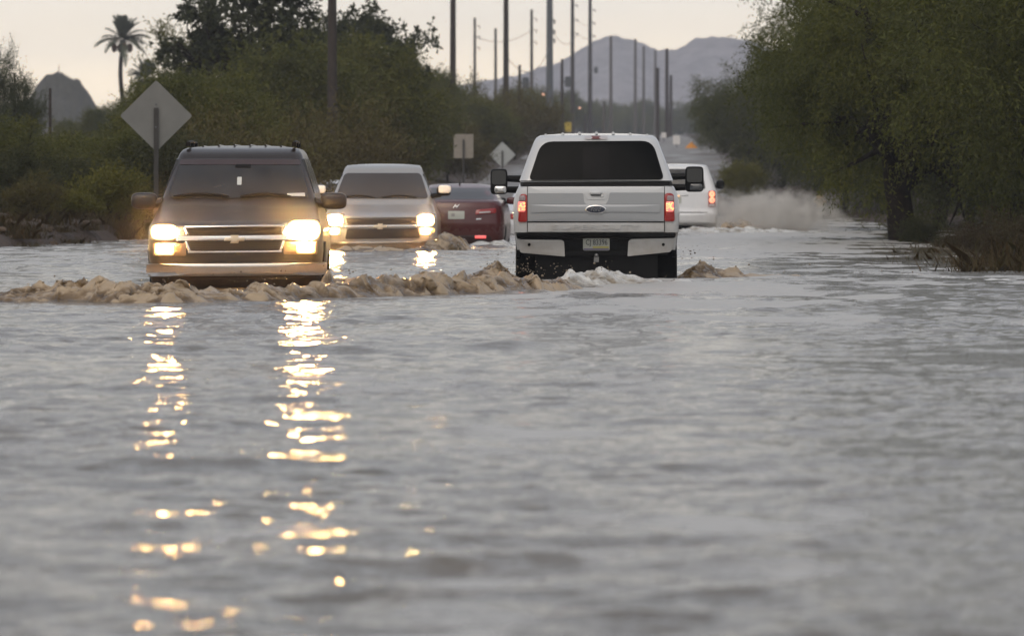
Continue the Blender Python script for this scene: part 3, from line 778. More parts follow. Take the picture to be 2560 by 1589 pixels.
for sg in (-1, 1):       # gaps beside the tailgate
    x0 = 1317.6 if sg < 0 else 1660.6
    T.panel('seam', [(x0, 580), (x0 + 1.6, 580), (x0 + 1.6, 466), (x0, 466)], M['black'], .012, .01, 0, 0, rings=2)
T.panel('seal_strip', [(1300, 465.5), (1683, 464), (1680, 454), (1300, 455.5)], M['black'], .03, .06, 0, .01)
gl = T.panel('rear_window', [(1321, 450.5), (1661, 449), (1632, 351.5), (1353, 353.5)], simple('cap_glass', (.0025, .003, .003), .12, spec=.05), .012, .03, 0, [.07, .07, .14, .14], rings=9)
T.panel('window_slider', [(1457, 446), (1523, 446), (1523, 369), (1457, 369)], simple('slider_glass', (.005, .005, .0055), .2, spec=.06), .018, .008, 0, .01, parent=gl)
T.panel('brake_light', [(1461, 348), (1519, 348), (1519, 338), (1461, 338)], M['clear_lens'], .022, .04, .006, .03)
T.panel('brake_lens', [(1478, 347), (1501, 347), (1501, 339), (1478, 339)], simple('dull_red_lens', (.14, .03, .025), .3), .034, .03, .003, .0)
for (sg, x0, x1) in ((-1, 1291.5, 1318), (1, 1661, 1689)):
    yo = 555 if sg < 0 else 553
    o = [(x0 + (3 if sg < 0 else 0), yo), (x1 - (0 if sg < 0 else 3), yo), (x1, 484), (x0 + 7, 485)] if sg < 0 else [(x0, yo), (x1 - 2, yo), (x1 - 4, 483), (x0, 482)]
    tl = T.panel('tail_light', o, M['red_lens'], .022, .06, .014, [.03, .03, .05, .05], d=.0)
    q0, q1 = (x0 + 3, x1 - 4) if sg < 0 else (x0 + 4, x1 - 4)
    T.panel('reverse_lens', [(q0 + 3, 502), (q1 - 1, 502), (q1 - 1, 489), (q0 + 3, 489)], simple('reverse_lens', (.30, .24, .25), .25), .040, .02, .006, .02, parent=tl)
    mb = MB()
    for k in range(8):         # facets of the lit reflector
        for j in range(4):
            if random.random() < .30 or (k in (0, 7) and random.random() < .5): continue
            xx = q0 + 1 + (q1 - q0 - 2) * (j + .5 + random.uniform(-.25, .25)) / 4; yy = 506 + 22 * (k + .5) / 8
            w = (q1 - q0) / 4 * random.uniform(.36, .62); hh = random.uniform(1.1, 1.9)
            o = [T.p(xx - w, yy + hh), T.p(xx + w, yy + hh * .6), T.p(xx + w, yy - hh), T.p(xx - w * .8, yy - hh)]
            if random.random() > .62: continue
            panel(mb, T.hull, rpoly(o, .006, 2), .045, .006, .002, 2)
    T.panel('lit_lens', [(q0, 529), (q1 - 1, 529), (q1 - 1, 504), (q0, 504)], M['tail_red'], .039, .02, .003, .02, parent=tl)
    mb.build('lit_facets', M['tail_hot'], tl)
# bumper
T.panel('bumper_step', [(1292, 597), (1688, 595), (1690, 582.5), (1290, 583.5)], M['black'], .14, .40, .01, .02)
bp = T.panel('bumper', [(1310, 640), (1672, 638), (1684, 597), (1296, 598)], M['black'], .10, .34, .0, .03)
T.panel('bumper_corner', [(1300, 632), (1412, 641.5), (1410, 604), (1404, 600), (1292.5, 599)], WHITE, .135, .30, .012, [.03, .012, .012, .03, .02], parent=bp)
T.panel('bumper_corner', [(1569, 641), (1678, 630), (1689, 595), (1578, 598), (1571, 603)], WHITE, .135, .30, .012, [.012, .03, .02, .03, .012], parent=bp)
for x in (1322.5, 1658.5):
    o = []; c = T.p(x, 611.5)
    for k in range(14): o.append((c[0] + .019 * math.cos(k * math.pi / 7), c[1] + .019 * math.sin(k * math.pi / 7)))
    T.panel('parking_sensor', o, M['black'], .152, .02, .004, 0, local=True, parent=bp, rings=3)
pl = T.panel('licence_plate', [(1457.5, 626.5), (1524, 626.5), (1524, 591), (1457.5, 591)], M['plate'], .115, .01, 0, .02)
T.panel('plate_band', [(1482, 620.5), (1522, 620.5), (1522, 616.5), (1482, 616.5)], M['plate_band'], .1175, .003, 0, 0, parent=pl)
T.panel('plate_band', [(1459, 625.6), (1522, 625.6), (1522, 621.5), (1459, 621.5)], simple('plate_purple', (.16, .14, .22), .5), .1175, .003, 0, 0, parent=pl)
T.text('plate_number', 'CJ 83396', 1491.5, 608, .262, .088, M['ink'], .1165, .002, 0, pl)
T.panel('plate_frame', [(1456, 591.6), (1525.5, 591.6), (1525.5, 589.4), (1456, 589.4)], M['black'], .12, .01, 0, 0, parent=pl, rings=3)
mb = MB(); c = T.p(1491, 648); mb._box((c[0], -.02, c[1]), (.06, .4, .06)); mb.tube([(c[0], -.19, c[1] - .02), (c[0], -.19, c[1] + .03)], .012, 8); sellip(mb, (c[0], -.19, c[1] + .05), (.024, .024, .024), 2, 8, 12)
mb.build('tow_hitch', simple('hitch_steel', (.16, .16, .16), .35, metal=.7, var=.3), T.root)
mb = MB(); mb._box((0, .9, .50), (1.5, 1.2, .34)); mb._box((0, 1.35, .33), (1.4, .14, .14)); mb.build('underbody', M['black'], T.root)
for y in (1.35, 5.0):
    for sg in (-1, 1): T.wheel(sg * .845, y, .41, .30)
for sg in (-1, 1):
    mb = MB(); side_panel(mb, T.hull, rpoly([(.82, .60), (1.92, .60), (1.86, .95), (1.62, 1.07), (1.12, 1.07), (.88, .95)], .08), sg, .012); mb.build('wheel_arch', M['black'], T.root)
    mb = MB(); side_panel(mb, T.hull, rpoly([(.75, 1.60), (2.6, 1.60), (2.55, 1.95), (1.0, 1.95)], .06), sg); mb.build('side_window', M['glass'], T.root)
    x0, x1, ya, yb = (1226, 1269, 422, 486) if sg < 0 else (1712.5, 1759, 416, 480)
    a = T.p(x0, yb, 3.3); b = T.p(x1, ya, 3.3)
    mr = T.rbox('tow_mirror', ((a[0] + b[0]) / 2, 3.3, (a[1] + b[1]) / 2), ((b[0] - a[0]) / 2, .11, (b[1] - a[1]) / 2), M['black'], 6)
    mb = MB(); 
    cx, cz, hw, hh = (a[0] + b[0]) / 2, (a[1] + b[1]) / 2, (b[0] - a[0]) / 2, (b[1] - a[1]) / 2
    fl = lambda x, z: 3.3 - .112
    mb = MB(); panel(mb, T.hull, rpoly([(cx - hw * .82, cz - hh * .24), (cx + hw * .82, cz - hh * .24), (cx + hw * .82, cz + hh * .86), (cx - hw * .82, cz + hh * .86)], .04), .004, .01, 0, 4, fl); mb.build('mirror_glass', simple('mirror_glass', (.035, .036, .036), .12, spec=.5), mr)
    mb = MB(); panel(mb, T.hull, rpoly([(cx - hw * .5, cz - hh * .9), (cx + hw * .85, cz - hh * .9), (cx + hw * .85, cz - hh * .36), (cx - hw * .5, cz - hh * .36)], .03), .004, .01, .012, 4, fl); mb.build('convex_mirror', simple('convex_glass', (.05, .055, .06), .05, spec=.9) if sg > 0 else M['chrome'], mr)
    mb = MB()
    for dz in (.24, -.62): mb.tube([(cx - sg * hw * .8, 3.3, cz + hh * dz), (sg * .82, 3.35, cz + hh * (dz - .06))], [.04, .05], 8)
    mb.build('mirror_arm', M['black'], mr)
mb = MB()
for k in range(7):
    x = -.62 + .207 * k; mb.tube([(x, .55, 2.128 - .035 * (x / .7) ** 2), (x, 4.6, 2.128 - .035 * (x / .7) ** 2)], [.018, .018], 6)
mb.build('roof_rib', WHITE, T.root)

# --- silver pickup coming behind the SUV ------------------------------------------
SILVER = paint('silver_paint', (.36, .355, .35), .28, .35, (.2, .14, .09), (.2, .95), .6)
C2 = Car('pickup_truck', 'silver pickup truck with lit headlights following behind the dark SUV', 'truck', 950, 98.6, .35, 0.0, SILVER, [
    (.16, .93, .30, 5.6, .2, .1, .10), (.24, .98, .12, 5.6, .24, .12, .10), (.45, 1.0, .08, 5.6, .26, .12, .10), (.60, 1.005, .08, 5.6, .24, .12, .10), (.84, 1.0, .10, 5.6, .24, .14, .10), (.89, .99, .15, 5.6, .24, .14, .12), (.95, .965, .42, 5.6, .26, .15, .14), (1.03, .935, .85, 5.6, .26, .15, .14), (1.10, .915, 1.15, 5.6, .24, .15, .14),
    (1.18, .90, 1.30, 3.9, .16, .16, .14), (1.22, .885, 1.36, 3.8, .15, .16, .14), (1.45, .80, 1.72, 3.7, .13, .16, .12), (1.66, .715, 2.05, 3.55, .12, .16, .10), (1.74, .69, 2.2, 3.5, .13, .16, .08), (1.79, .65, 2.4, 3.4, .14, .16, .06)], .03)
c2g = C2.panel('grille', [(868, 562), (1040, 560), (1040, 543), (864, 545)], M['dark_grille'], .014, .04, 0, .02)
C2.panel('lower_grille', [(862, 598), (1050, 595), (1044, 570), (868, 572)], M['dark_grille'], .014, .04, 0, .03)
C2.panel('grille_trim', [(850, 568.5), (1052, 566.5), (1052, 561.5), (850, 563.5)], M['chrome'], .03, .04, .01, .01, parent=c2g)
c = C2.p(950, 566)
C2.panel('emblem', [(c[0] + a, c[1] + b) for a, b in bow_tie(.12, .05)], simple('pale_emblem', (.6, .52, .4), .35, metal=.5), .05, .03, .006, 0, local=True)
C2.panel('bumper', [(812, 636), (1090, 632), (1092, 604), (810, 607)], simple('bumper_brown', (.20, .155, .11), .4, var=.2), .06, .16, .01, .05)
C2.panel('bumper_trim', [(812, 610), (1090, 606.5), (1090, 602.5), (812, 606)], M['soft_chrome'], .075, .1, .008, .01)
for sg in (-1, 1):
    xc = 950 + sg * 114
    b = C2.panel('headlight', [(xc - 25, 566), (xc + 25, 566), (xc + 25, 533), (xc - 25, 536)], M['lamp_housing'], .016, .05, .012, .04)
    C2.panel('lamp_rim', [(xc - 22, 565), (xc + 22, 565), (xc + 21, 535), (xc - 22, 535)], M['headlight_edge'], .03, .03, .014, .08, parent=b)
    C2.panel('bulb_lens', [(xc - 18, 561.5), (xc + 18, 561.5), (xc + 18, 538), (xc - 18, 538)], M['headlight_far'], .055, .04, .015, .14, parent=b)
    b = C2.panel('turn_lamp', [(xc - 15, 587), (xc + 14, 587), (xc + 14, 571), (xc - 15, 571)], M['lowlight_edge'], .02, .03, .01, .03)
    C2.panel('bulb_lens', [(xc - 11, 585), (xc + 9, 585), (xc + 9, 573), (xc - 11, 573)], M['lowlight'], .036, .02, .008, .03, parent=b)
    C2.panel('marker_lamp', [(xc + sg * 15 - 4, 580), (xc + sg * 15 + 7, 580), (xc + sg * 15 + 7, 571), (xc + sg * 15 - 4, 571)], M['amber_lit'], .022, .03, .006, .02)
w2 = C2.panel('windscreen', [(-.835, 1.20), (.835, 1.20), (.68, 1.655), (-.68, 1.655)], simple('warm_glass', (.045, .038, .034), .09, spec=.6), .014, .03, 0, .07, local=True, rings=8)
for (x0, x1) in ((-.72, -.12), (.0, .62)):
    mb = MB(); P_ = []
    for k in range(9):
        t = k / 8; x = x0 + (x1 - x0) * t; z = 1.215 + .04 * math.sin(math.pi * t)
        P_.append((x, C2.hull.near(x, z) - .03, z))
    mb.tube(P_, [.008] + [.014] * 7 + [.008], 6); mb.build('wiper', M['black'], C2.root)
for sg in (-1, 1):
    mr = C2.rbox('side_mirror', (sg * 1.10, 1.6, 1.33), (.125, .09, .085), M['black'], 4)
    C2.rbox('mirror_cap', (sg * 1.12, 1.545, 1.365), (.115, .07, .075), simple('white_cap', (.70, .73, .76), .25, coat=.5), 4, mr)
    mb = MB(); mb.tube([(sg * .88, 1.55, 1.24), (sg * 1.05, 1.6, 1.26)], [.05, .04], 8); mb.build('mirror_arm', M['black'], mr)
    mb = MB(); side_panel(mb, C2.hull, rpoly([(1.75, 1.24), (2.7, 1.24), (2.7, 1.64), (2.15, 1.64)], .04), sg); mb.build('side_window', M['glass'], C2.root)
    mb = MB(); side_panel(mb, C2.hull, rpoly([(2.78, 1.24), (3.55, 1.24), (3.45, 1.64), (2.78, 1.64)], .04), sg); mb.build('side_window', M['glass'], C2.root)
for y in (1.0, 4.4):
    for sg in (-1, 1): C2.wheel(sg * .86, y, .39, .26)

# --- red saloon driving away ---------------------------------------------------------
REDP = paint('red_paint', (.07, .005, .006), .25, .0, (.08, .03, .02), (.3, .8), .4, coat=.25)
C3 = Car('sedan', 'dark red saloon car seen from behind between the two pickup trucks', 'car', 1140, 104, .35, .03, REDP, [
    (.18, .80, .30, 4.4, .2, .2, .10), (.30, .85, .06, 4.45, .28, .3, .12), (.50, .885, .02, 4.5, .3, .3, .14), (.72, .892, .0, 4.5, .3, .3, .14), (.90, .88, .03, 4.5, .3, .3, .14), (1.04, .85, .07, 4.3, .3, .3, .13), (1.10, .82, .10, 3.9, .28, .3, .13), (1.135, .79, .16, 3.4, .26, .3, .12),
    (1.15, .76, .45, 3.2, .2, .3, .10), (1.19, .735, .62, 3.1, .2, .3, .10), (1.30, .67, 1.0, 2.95, .2, .3, .10), (1.385, .61, 1.35, 2.8, .2, .3, .08), (1.43, .565, 1.7, 2.6, .22, .3, .06)], .028)
C3.panel('rear_window', [(-.70, 1.165), (.70, 1.165), (.585, 1.375), (-.585, 1.375)], M['glass_grey'], .014, .03, 0, .05, local=True, rings=8)
c = C3.p(1140, 515.5)
C3.text('emblem', 'H', 1140, 515.5, .115, .062, M['chrome'], .012, .01, .5)
pl3 = C3.panel('licence_plate', [(1120, 547.5), (1161, 547.5), (1161, 527.5), (1120, 527.5)], M['plate'], .012, .012, 0, .015)
mb = MB(); panel(mb, C3.hull, rpoly([C3.p(1128, 541), C3.p(1137, 541), C3.p(1137, 533), C3.p(1128, 533)], .01), .015, .004, 0, 2); mb.build('plate_mark', simple('plate_grey', (.25, .25, .24), .5), pl3)
C3.panel('bumper_lower', [(1050, 612), (1232, 612), (1226, 588), (1058, 588)], simple('dark_bumper', (.03, .012, .012), .5, var=.2), .012, .03, .01, .06)
C3.panel('number_recess', [(1100, 554), (1184, 552), (1178, 522), (1106, 523)], REDP, .006, .02, 0, .06)
for sg in (-1, 1):
    c0 = 1140 + sg * 74
    tl = C3.panel('tail_light', [(c0 - 26, 537), (c0 + 26, 533), (c0 + 26, 520), (c0 - 24, 524)] if sg > 0 else [(c0 - 26, 533), (c0 + 26, 537), (c0 + 24, 524), (c0 - 26, 520)], simple('tail_red_dim', (.20, .012, .012), .15, coat=.6, emit=(1, .03, .02), estr=.05), .018, .04, .02, .03)
    C3.panel('reverse_lens', [(c0 - 16, 533.5), (c0 + 12, 531.5), (c0 + 12, 528), (c0 - 16, 529.5)], M['clear_lens'], .042, .02, .004, .01, parent=tl)
    c0 = 1140 + sg * 61
    C3.panel('reflector', [(c0 - 14, 596), (c0 + 14, 596), (c0 + 14, 588.5), (c0 - 14, 588.5)], M['reflector_red_glow'] if sg > 0 else M['red_lens'], .022, .03, .006, .012)
    mr = C3.rbox('side_mirror', (sg * .97, 2.6, 1.13), (.11, .07, .07), REDP, 3.5)
    mb = MB(); mb.tube([(sg * .78, 2.62, 1.10), (sg * .9, 2.6, 1.10)], .03, 7); mb.build('mirror_arm', M['black'], mr)
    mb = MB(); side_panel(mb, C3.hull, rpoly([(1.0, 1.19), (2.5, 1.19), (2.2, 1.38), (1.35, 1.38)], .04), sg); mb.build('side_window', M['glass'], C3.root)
    mb = MB(); side_panel(mb, C3.hull, rpoly([(.75, .25), (1.45, .25), (1.42, .55), (1.28, .66), (.94, .66), (.78, .55)], .06), sg, .012); mb.build('wheel_arch', M['black'], C3.root)
C3.panel('trunk_badge', [(1190, 549), (1203, 548), (1203, 545.5), (1190, 546.5)], M['chrome'], .012, .01, 0, 0, rings=2)
mb = MB(); mb.add([(-.015, 1.72, 1.44), (.015, 1.72, 1.44), (.012, 1.95, 1.46), (-.012, 1.95, 1.46), (0, 1.9, 1.52), (0, 1.84, 1.50)], [(0, 1, 5), (1, 2, 4, 5), (2, 3, 4), (3, 0, 5, 4)]); mb.build('roof_antenna', M['black'], C3.root)
for y in (1.1, 3.75):
    for sg in (-1, 1): C3.wheel(sg * .77, y, .32, .21)

# --- white minivan ahead of the white truck ----------------------------------------------
VANWHITE = paint('minivan_white', (.70, .71, .73), .22, 0, (.35, .31, .25), (.3, .7), .25)
C4 = Car('minivan', 'white minivan with glowing red tail lights throwing up spray beyond the white truck', 'van', 1687, 127, .25, .018, VANWHITE, [
    (.38, .93, .20, 5.0, .2, .2, .06), (.44, .965, .04, 5.05, .22, .25, .08), (.62, .975, .0, 5.1, .22, .3, .08), (.76, .975, .04, 5.1, .2, .3, .08), (.95, .985, .06, 5.1, .18, .3, .08), (1.14, .965, .08, 4.4, .16, .3, .08), (1.20, .935, .10, 4.1, .14, .3, .08), (1.45, .855, .22, 3.8, .14, .3, .08), (1.66, .775, .36, 3.5, .14, .3, .08), (1.72, .745, .40, 3.4, .15, .3, .08), (1.75, .70, .48, 3.3, .16, .3, .07)], .03)
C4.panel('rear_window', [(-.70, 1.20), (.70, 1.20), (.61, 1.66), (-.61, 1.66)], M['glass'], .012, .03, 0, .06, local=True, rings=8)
C4.panel('tailgate_seam', [(-.74, .665), (.74, .665), (.74, .683), (-.74, .683)], M['dark_grille'], .008, .01, 0, 0, local=True, rings=2)
C4.panel('number_recess', [(-.36, .84), (.36, .84), (.30, 1.08), (-.30, 1.08)], VANWHITE, .004, .01, 0, .05, local=True)
C4.panel('licence_plate', [(-.15, .88), (.15, .88), (.15, 1.02), (-.15, 1.02)], M['plate'], .012, .012, 0, .01, local=True)
C4.panel('handle_bar', [(-.30, 1.05), (.30, 1.05), (.30, 1.075), (-.30, 1.075)], M['chrome'], .016, .02, .004, .01, local=True)
C4.panel('bumper', [(-.93, .44), (.93, .44), (.95, .66), (-.95, .66)], VANWHITE, .05, .1, .02, .06, local=True)
mb = MB(); mb._box((0, 1.0, .33), (1.5, 1.2, .2)); mb.build('underbody', M['black'], C4.root)
for sg in (-1, 1):
    x = sg * .845
    tl = C4.panel('tail_light', [(x - .085, .80), (x + .085, .80), (x + .075, 1.165), (x - .085, 1.165)], M['red_lens'], .02, .05, .015, .04, local=True)
    for zc in (1.09, .955):
        mb = MB(); n = 22
        for rr, mm in ((.070, 0),):
            o1 = [(x + .066 * math.cos(2 * math.pi * k / n), zc + rr * math.sin(2 * math.pi * k / n)) for k in range(n)]
            panel(mb, C4.hull, o1, .040, .02, .003, 3)
        mb.build('lit_ring', M['van_tail'], tl)
        mb = MB(); panel(mb, C4.hull, [(x + .018 * math.cos(2 * math.pi * k / 12), zc + .022 * math.sin(2 * math.pi * k / 12)) for k in range(12)], .047, .01, 0, 2); mb.build('ring_centre', M['tail_red'], tl)
    C4.panel('reverse_lens', [(x - .07, .81), (x + .07, .81), (x + .07, .86), (x - .07, .86)], M['clear_lens'], .04, .02, .002, .01, local=True, parent=tl)
    C4.panel('window_reflection', [(sg * .62 - .03, 1.30), (sg * .62 + .02, 1.30), (sg * .60 + .02, 1.42), (sg * .60 - .02, 1.42)], M['tail_red'], .016, .01, 0, .01, local=True)  # glowing patch painted in as the brake light's red reflection on the glass
    mr = C4.rbox('side_mirror', (sg * 1.09, 3.2, 1.30), (.10, .09, .105), M['black'], 3)
    mb = MB(); mb.tube([(sg * .9, 3.2, 1.24), (sg * 1.03, 3.2, 1.26)], .04, 7); mb.build('mirror_arm', M['black'], mr)
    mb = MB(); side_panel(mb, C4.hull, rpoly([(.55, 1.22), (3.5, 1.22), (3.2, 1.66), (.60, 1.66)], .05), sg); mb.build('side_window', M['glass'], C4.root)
for y in (1.0, 4.0):
    for sg in (-1, 1): C4.wheel(sg * .84, y, .34, .22)
# amber reflection lamp on the number recess
C4.panel('number_light', [(.04, 1.03), (.11, 1.03), (.11, 1.07), (.04, 1.07)], glow('number_light', (1, .45, .1), .9), .03, .02, .003, .015, local=True)

# --- two pale cars mostly hidden behind the others ------------------------------------------
def pale_car(cpx, Y, label, facing, roofz):
    mat = paint('pale_paint', (.62, .63, .66), .25, .1, (.3, .25, .19), (.2, .7), .4)
    k = roofz / 1.46
    c = Car('sedan', label, 'car', cpx, Y, .35, .02, mat, [(a * k, *b) for a, *b in [
        (.18, .80, .30, 4.4, .2, .2, .10), (.32, .86, .06, 4.45, .28, .3, .12), (.55, .90, .02, 4.5, .3, .3, .14), (.85, .89, .06, 4.5, .3, .3, .14), (.93, .86, .30, 4.5, .3, .3, .14), (1.0, .84, .8, 4.5, .28, .3, .13), (1.03, .80, 1.0, 4.2, .2, .3, .10), (1.22, .70, 1.5, 3.8, .18, .3, .10), (1.38, .61, 1.95, 3.4, .2, .3, .08), (1.43, .56, 2.2, 3.2, .22, .3, .06)]], .028)
    c.panel('windscreen' if facing else 'rear_window', [(-.72, 1.06 * k), (.72, 1.06 * k), (.60, 1.36 * k), (-.60, 1.36 * k)], M['glass'], .014, .03, 0, .05, local=True, rings=8)
    c.panel('bumper_lower', [(-.78, .22 * k), (.78, .22 * k), (.80, .36 * k), (-.80, .36 * k)], M['black'], .012, .03, .01, .05, local=True)
    c.panel('licence_plate', [(-.15, .50), (.15, .50), (.15, .62), (-.15, .62)], M['plate'], .012, .012, 0, .01, local=True)
    for sg in (-1, 1):
        c.panel('headlight' if facing else 'tail_light', [(sg * .70 - .14, .68), (sg * .70 + .12, .68), (sg * .70 + .12, .80), (sg * .70 - .14, .80)], M['clear_lens'] if facing else M['red_lens'], .016, .04, .015, .04, local=True)
        mr = c.rbox('side_mirror', (sg * 1.0, 1.6, 1.03 * k), (.11, .08, .075), M['black'], 3.5)
        mb = MB(); mb.tube([(sg * .82, 1.6, .99 * k), (sg * .95, 1.6, 1.0 * k)], .03, 7); mb.build('mirror_arm', M['black'], mr)
        mb = MB(); side_panel(mb, c.hull, rpoly([(1.7, 1.07 * k), (3.4, 1.07 * k), (3.1, 1.36 * k), (2.1, 1.36 * k)], .04), sg); mb.build('side_window', M['glass'], c.root)
    for y in (.95, 3.7):
        for sg in (-1, 1): c.wheel(sg * .77, y, .33, .21)
    return c
pale_car(852, 138, 'pale car of which only the roof shows between the dark SUV and the silver pickup', True, 1.52)
pale_car(1366, 119, 'pale car with a black mirror peeking out between the red saloon and the white truck', False, 1.5)

# ------------------------------------------------------------------ plants
def leaves_mesh(name, C, OUT, mat, twigs, leaves, sc, tl, ll, lw, droop, seed, tint_spread=.18, tintc=None):
    g = np.random.default_rng(seed)
    K = len(C); n = K * twigs
    base = np.repeat(C, twigs, 0) + g.normal(0, sc, (n, 3))
    d = np.repeat(OUT, twigs, 0) * .7 + g.normal(0, .65, (n, 3)); d[:, 2] -= droop * .6
    d /= np.linalg.norm(d, axis=1)[:, None] + 1e-6
    L = tl * g.uniform(.6, 1.3, n)
    t = (np.arange(leaves) + .5) / leaves
    pos = base[:, None, :] + d[:, None, :] * (L[:, None] * t[None, :])[..., None]
    pos[..., 2] -= droop * .5 * L[:, None] * t[None, :] ** 2
    pos = pos + g.normal(0, tl * .035, pos.shape)
    m = n * leaves
    pos = pos.reshape(m, 3)
    ld = np.repeat(d, leaves, 0) + g.normal(0, .75, (m, 3)); ld[:, 2] -= droop * .3
    ld /= np.linalg.norm(ld, axis=1)[:, None] + 1e-6
    sd = np.cross(ld, g.normal(0, 1, (m, 3))); sd /= np.linalg.norm(sd, axis=1)[:, None] + 1e-6
    l = (ll * g.uniform(.6, 1.35, m))[:, None]; w = (lw * g.uniform(.6, 1.35, m))[:, None]
    V = np.stack([pos, pos + ld * l * .45 + sd * w * .5, pos + ld * l, pos + ld * l * .45 - sd * w * .5], 1).reshape(-1, 3)
    Q = np.arange(m * 4).reshape(m, 4)
    me = mesh_np(name, V, Q, mat, smooth=False)
    tc = g.uniform(0, 1, K) if tintc is None else tintc
    tint = np.clip(np.repeat(np.repeat(tc, twigs * leaves) * .75 + .12 + g.normal(0, tint_spread, m), 4), 0, 1)
    a = me.attributes.new('tint', 'FLOAT', 'POINT'); a.data.foreach_set('value', tint.astype(np.float32))
    return me

def lobes(seed, cz, rad, n, lr, flat=.8, low=-.75):
    g = np.random.default_rng(seed); L = []
    while len(L) < n:
        d = g.normal(0, 1, 3); d /= np.linalg.norm(d)
        if d[2] < low: continue
        r = g.uniform(.45, .92)
        L.append((d * r * np.array(rad) + np.array([0, 0, cz]), lr * g.uniform(.7, 1.25)))
    return L

def crown_points(L, per, seed, inner=.45):
    g = np.random.default_rng(seed); C = []; O = []; T_ = []
    for (c, r) in L:
        d = g.normal(0, 1, (per, 3)); d /= np.linalg.norm(d, axis=1)[:, None]
        rr = r * g.uniform(inner, 1, per) ** .5
        C.append(c + d * rr[:, None] * np.array([1, 1, .85])); O.append(d); T_.append(np.clip(g.uniform(.0, 1) * .6 + g.uniform(0, .4, per), 0, 1))
    return np.concatenate(C), np.concatenate(O), np.concatenate(T_)

def trunk_mesh(name, L, seed, h0, r0, lean=(0, 0), forks=7, flare=1.35, twist=.25):
    g = np.random.default_rng(seed); mb = MB()
    P = []; n = 7
    for i in range(n):
        t = i / (n - 1); P.append((lean[0] * t + g.normal(0, twist * .12), lean[1] * t + g.normal(0, twist * .12), -.6 + (h0 + .6) * t))
    mb.tube(P, [r0 * (flare if i == 0 else 1.12 - .35 * i / (n - 1)) for i in range(n)], 10)
    top = np.array(P[-1])
    for (c, r) in sorted(L, key=lambda q: q[0][2])[:forks] + sorted(L, key=lambda q: -q[1])[:3]:
        k = 7; Q = []; q0 = top + np.array([0, 0, -g.uniform(0, .35 * h0)])
        q0[0] = lean[0] * (q0[2] / max(h0, .1)); q0[1] = lean[1] * (q0[2] / max(h0, .1))
        for i in range(k):
            t = i / (k - 1); b = q0 * (1 - t) + c * t; b = b + np.array([0, 0, .5 * math.sin(math.pi * t) * twist * 2]) + g.normal(0, twist * .22, 3) * (0 < i)
            Q.append(tuple(b))
        mb.tube(Q, [r0 * .55 * (1 - .8 * i / (k - 1)) for i in range(k)], 7)
        for s_ in range(3):
            e = c + g.normal(0, r * .7, 3); i0 = g.integers(3, 6)
            a0 = np.array(Q[i0]); mid = (a0 + e) / 2 + g.normal(0, .15, 3)
            mb.tube([tuple(a0), tuple(mid), tuple(e)], [r0 * .2, r0 * .12, r0 * .04], 5)
    me = bpy.data.meshes.new(name); me.from_pydata(mb.v, [], mb.f)
    return finish(me, M['bark'], True)

VAR = {}
def variant(key, seed, cz, rad, nl, lr, per, mat, twigs, leaves, sc, tl, ll, lw, droop, h0, r0, low=-.75, lean=(0, 0), forks=7, inner=.45):
    L = lobes(seed, cz, rad, nl, lr, low=low)
    C, O, T_ = crown_points(L, per, seed + 1, inner)
    C[:, 2] = np.maximum(C[:, 2], .15)
    me = leaves_mesh('crown', C, O, mat, twigs, leaves, sc, tl, ll, lw, droop, seed + 2, tintc=T_)
    VAR[key] = (me, trunk_mesh('trunk', L, seed + 3, h0, r0, lean, forks))
variant('mesq1', 300, 4.0, (3.9, 3.6, 3.0), 34, 1.25, 15, M['mesquite'], 16, 13, .16, .62, .115, .032, .75, 2.2, .38, low=-.9, lean=(.35, .1))
variant('mesq2', 330, 3.9, (3.7, 3.7, 2.9), 30, 1.3, 15, M['mesquite'], 16, 13, .16, .66, .115, .032, .85, 1.9, .2, low=-.9, lean=(-.3, .1))
variant('palo1', 360, 2.6, (2.7, 2.5, 2.2), 22, 1.0, 14, M['bush'], 16, 12, .15, .55, .11, .036, .2, .8, .16, low=-.95)
variant('palo2', 390, 2.3, (2.9, 2.6, 1.9), 22, .95, 14, M['bush'], 16, 12, .15, .55, .11, .036, .1, .7, .15, low=-.95)
variant('broad', 420, 8.2, (4.0, 3.4, 3.4), 30, .85, 9, M['broad'], 9, 6, .16, .38, .24, .15, .15, 4.6, .32, forks=12, inner=.3)
variant('dry', 450, .95, (1.4, 1.2, .75), 12, .55, 12, M['dry'], 12, 11, .10, .42, .09, .026, -.3, .3, .05, low=-.6)
variant('yellow', 480, .5, (1.0, .8, .42), 14, .42, 12, M['yellow'], 12, 10, .08, .3, .07, .026, -.4, .2, .04, low=-.4)
variant('grey', 510, 3.0, (1.9, 1.8, 2.4), 18, .8, 13, M['grey_leaf'], 14, 11, .14, .55, .11, .03, -.35, 1.4, .14)
variant('dark', 540, 1.5, (1.7, 1.5, 1.3), 16, .75, 13, M['olive'], 13, 10, .12, .4, .095, .03, .1, .5, .1, low=-.95)

M['dead'] = foliage_mat('dead_brush', (.030, .022, .011), (.052, .034, .014), (.048, .046, .016))
_d = VAR['dry'][0].copy(); _d.materials.clear(); _d.materials.append(M['dead']); VAR['dead'] = (_d, VAR['dry'][1])

def plant(key, name, label, cat, px, Y, scale, rz=0.0, group=None, z=None, sx=1.0, trunk=True):
    x = (px - CX) / F * Y
    zz = gz(x, Y) if z is None else z
    t = thing(name, label, cat, (x, Y, zz - .05), rz, group)
    t.scale = (scale * sx, scale * sx, scale)
    link(bpy.data.objects.new('crown', VAR[key][0]), t)
    if trunk: link(bpy.data.objects.new('trunk', VAR[key][1]), t)
    return t

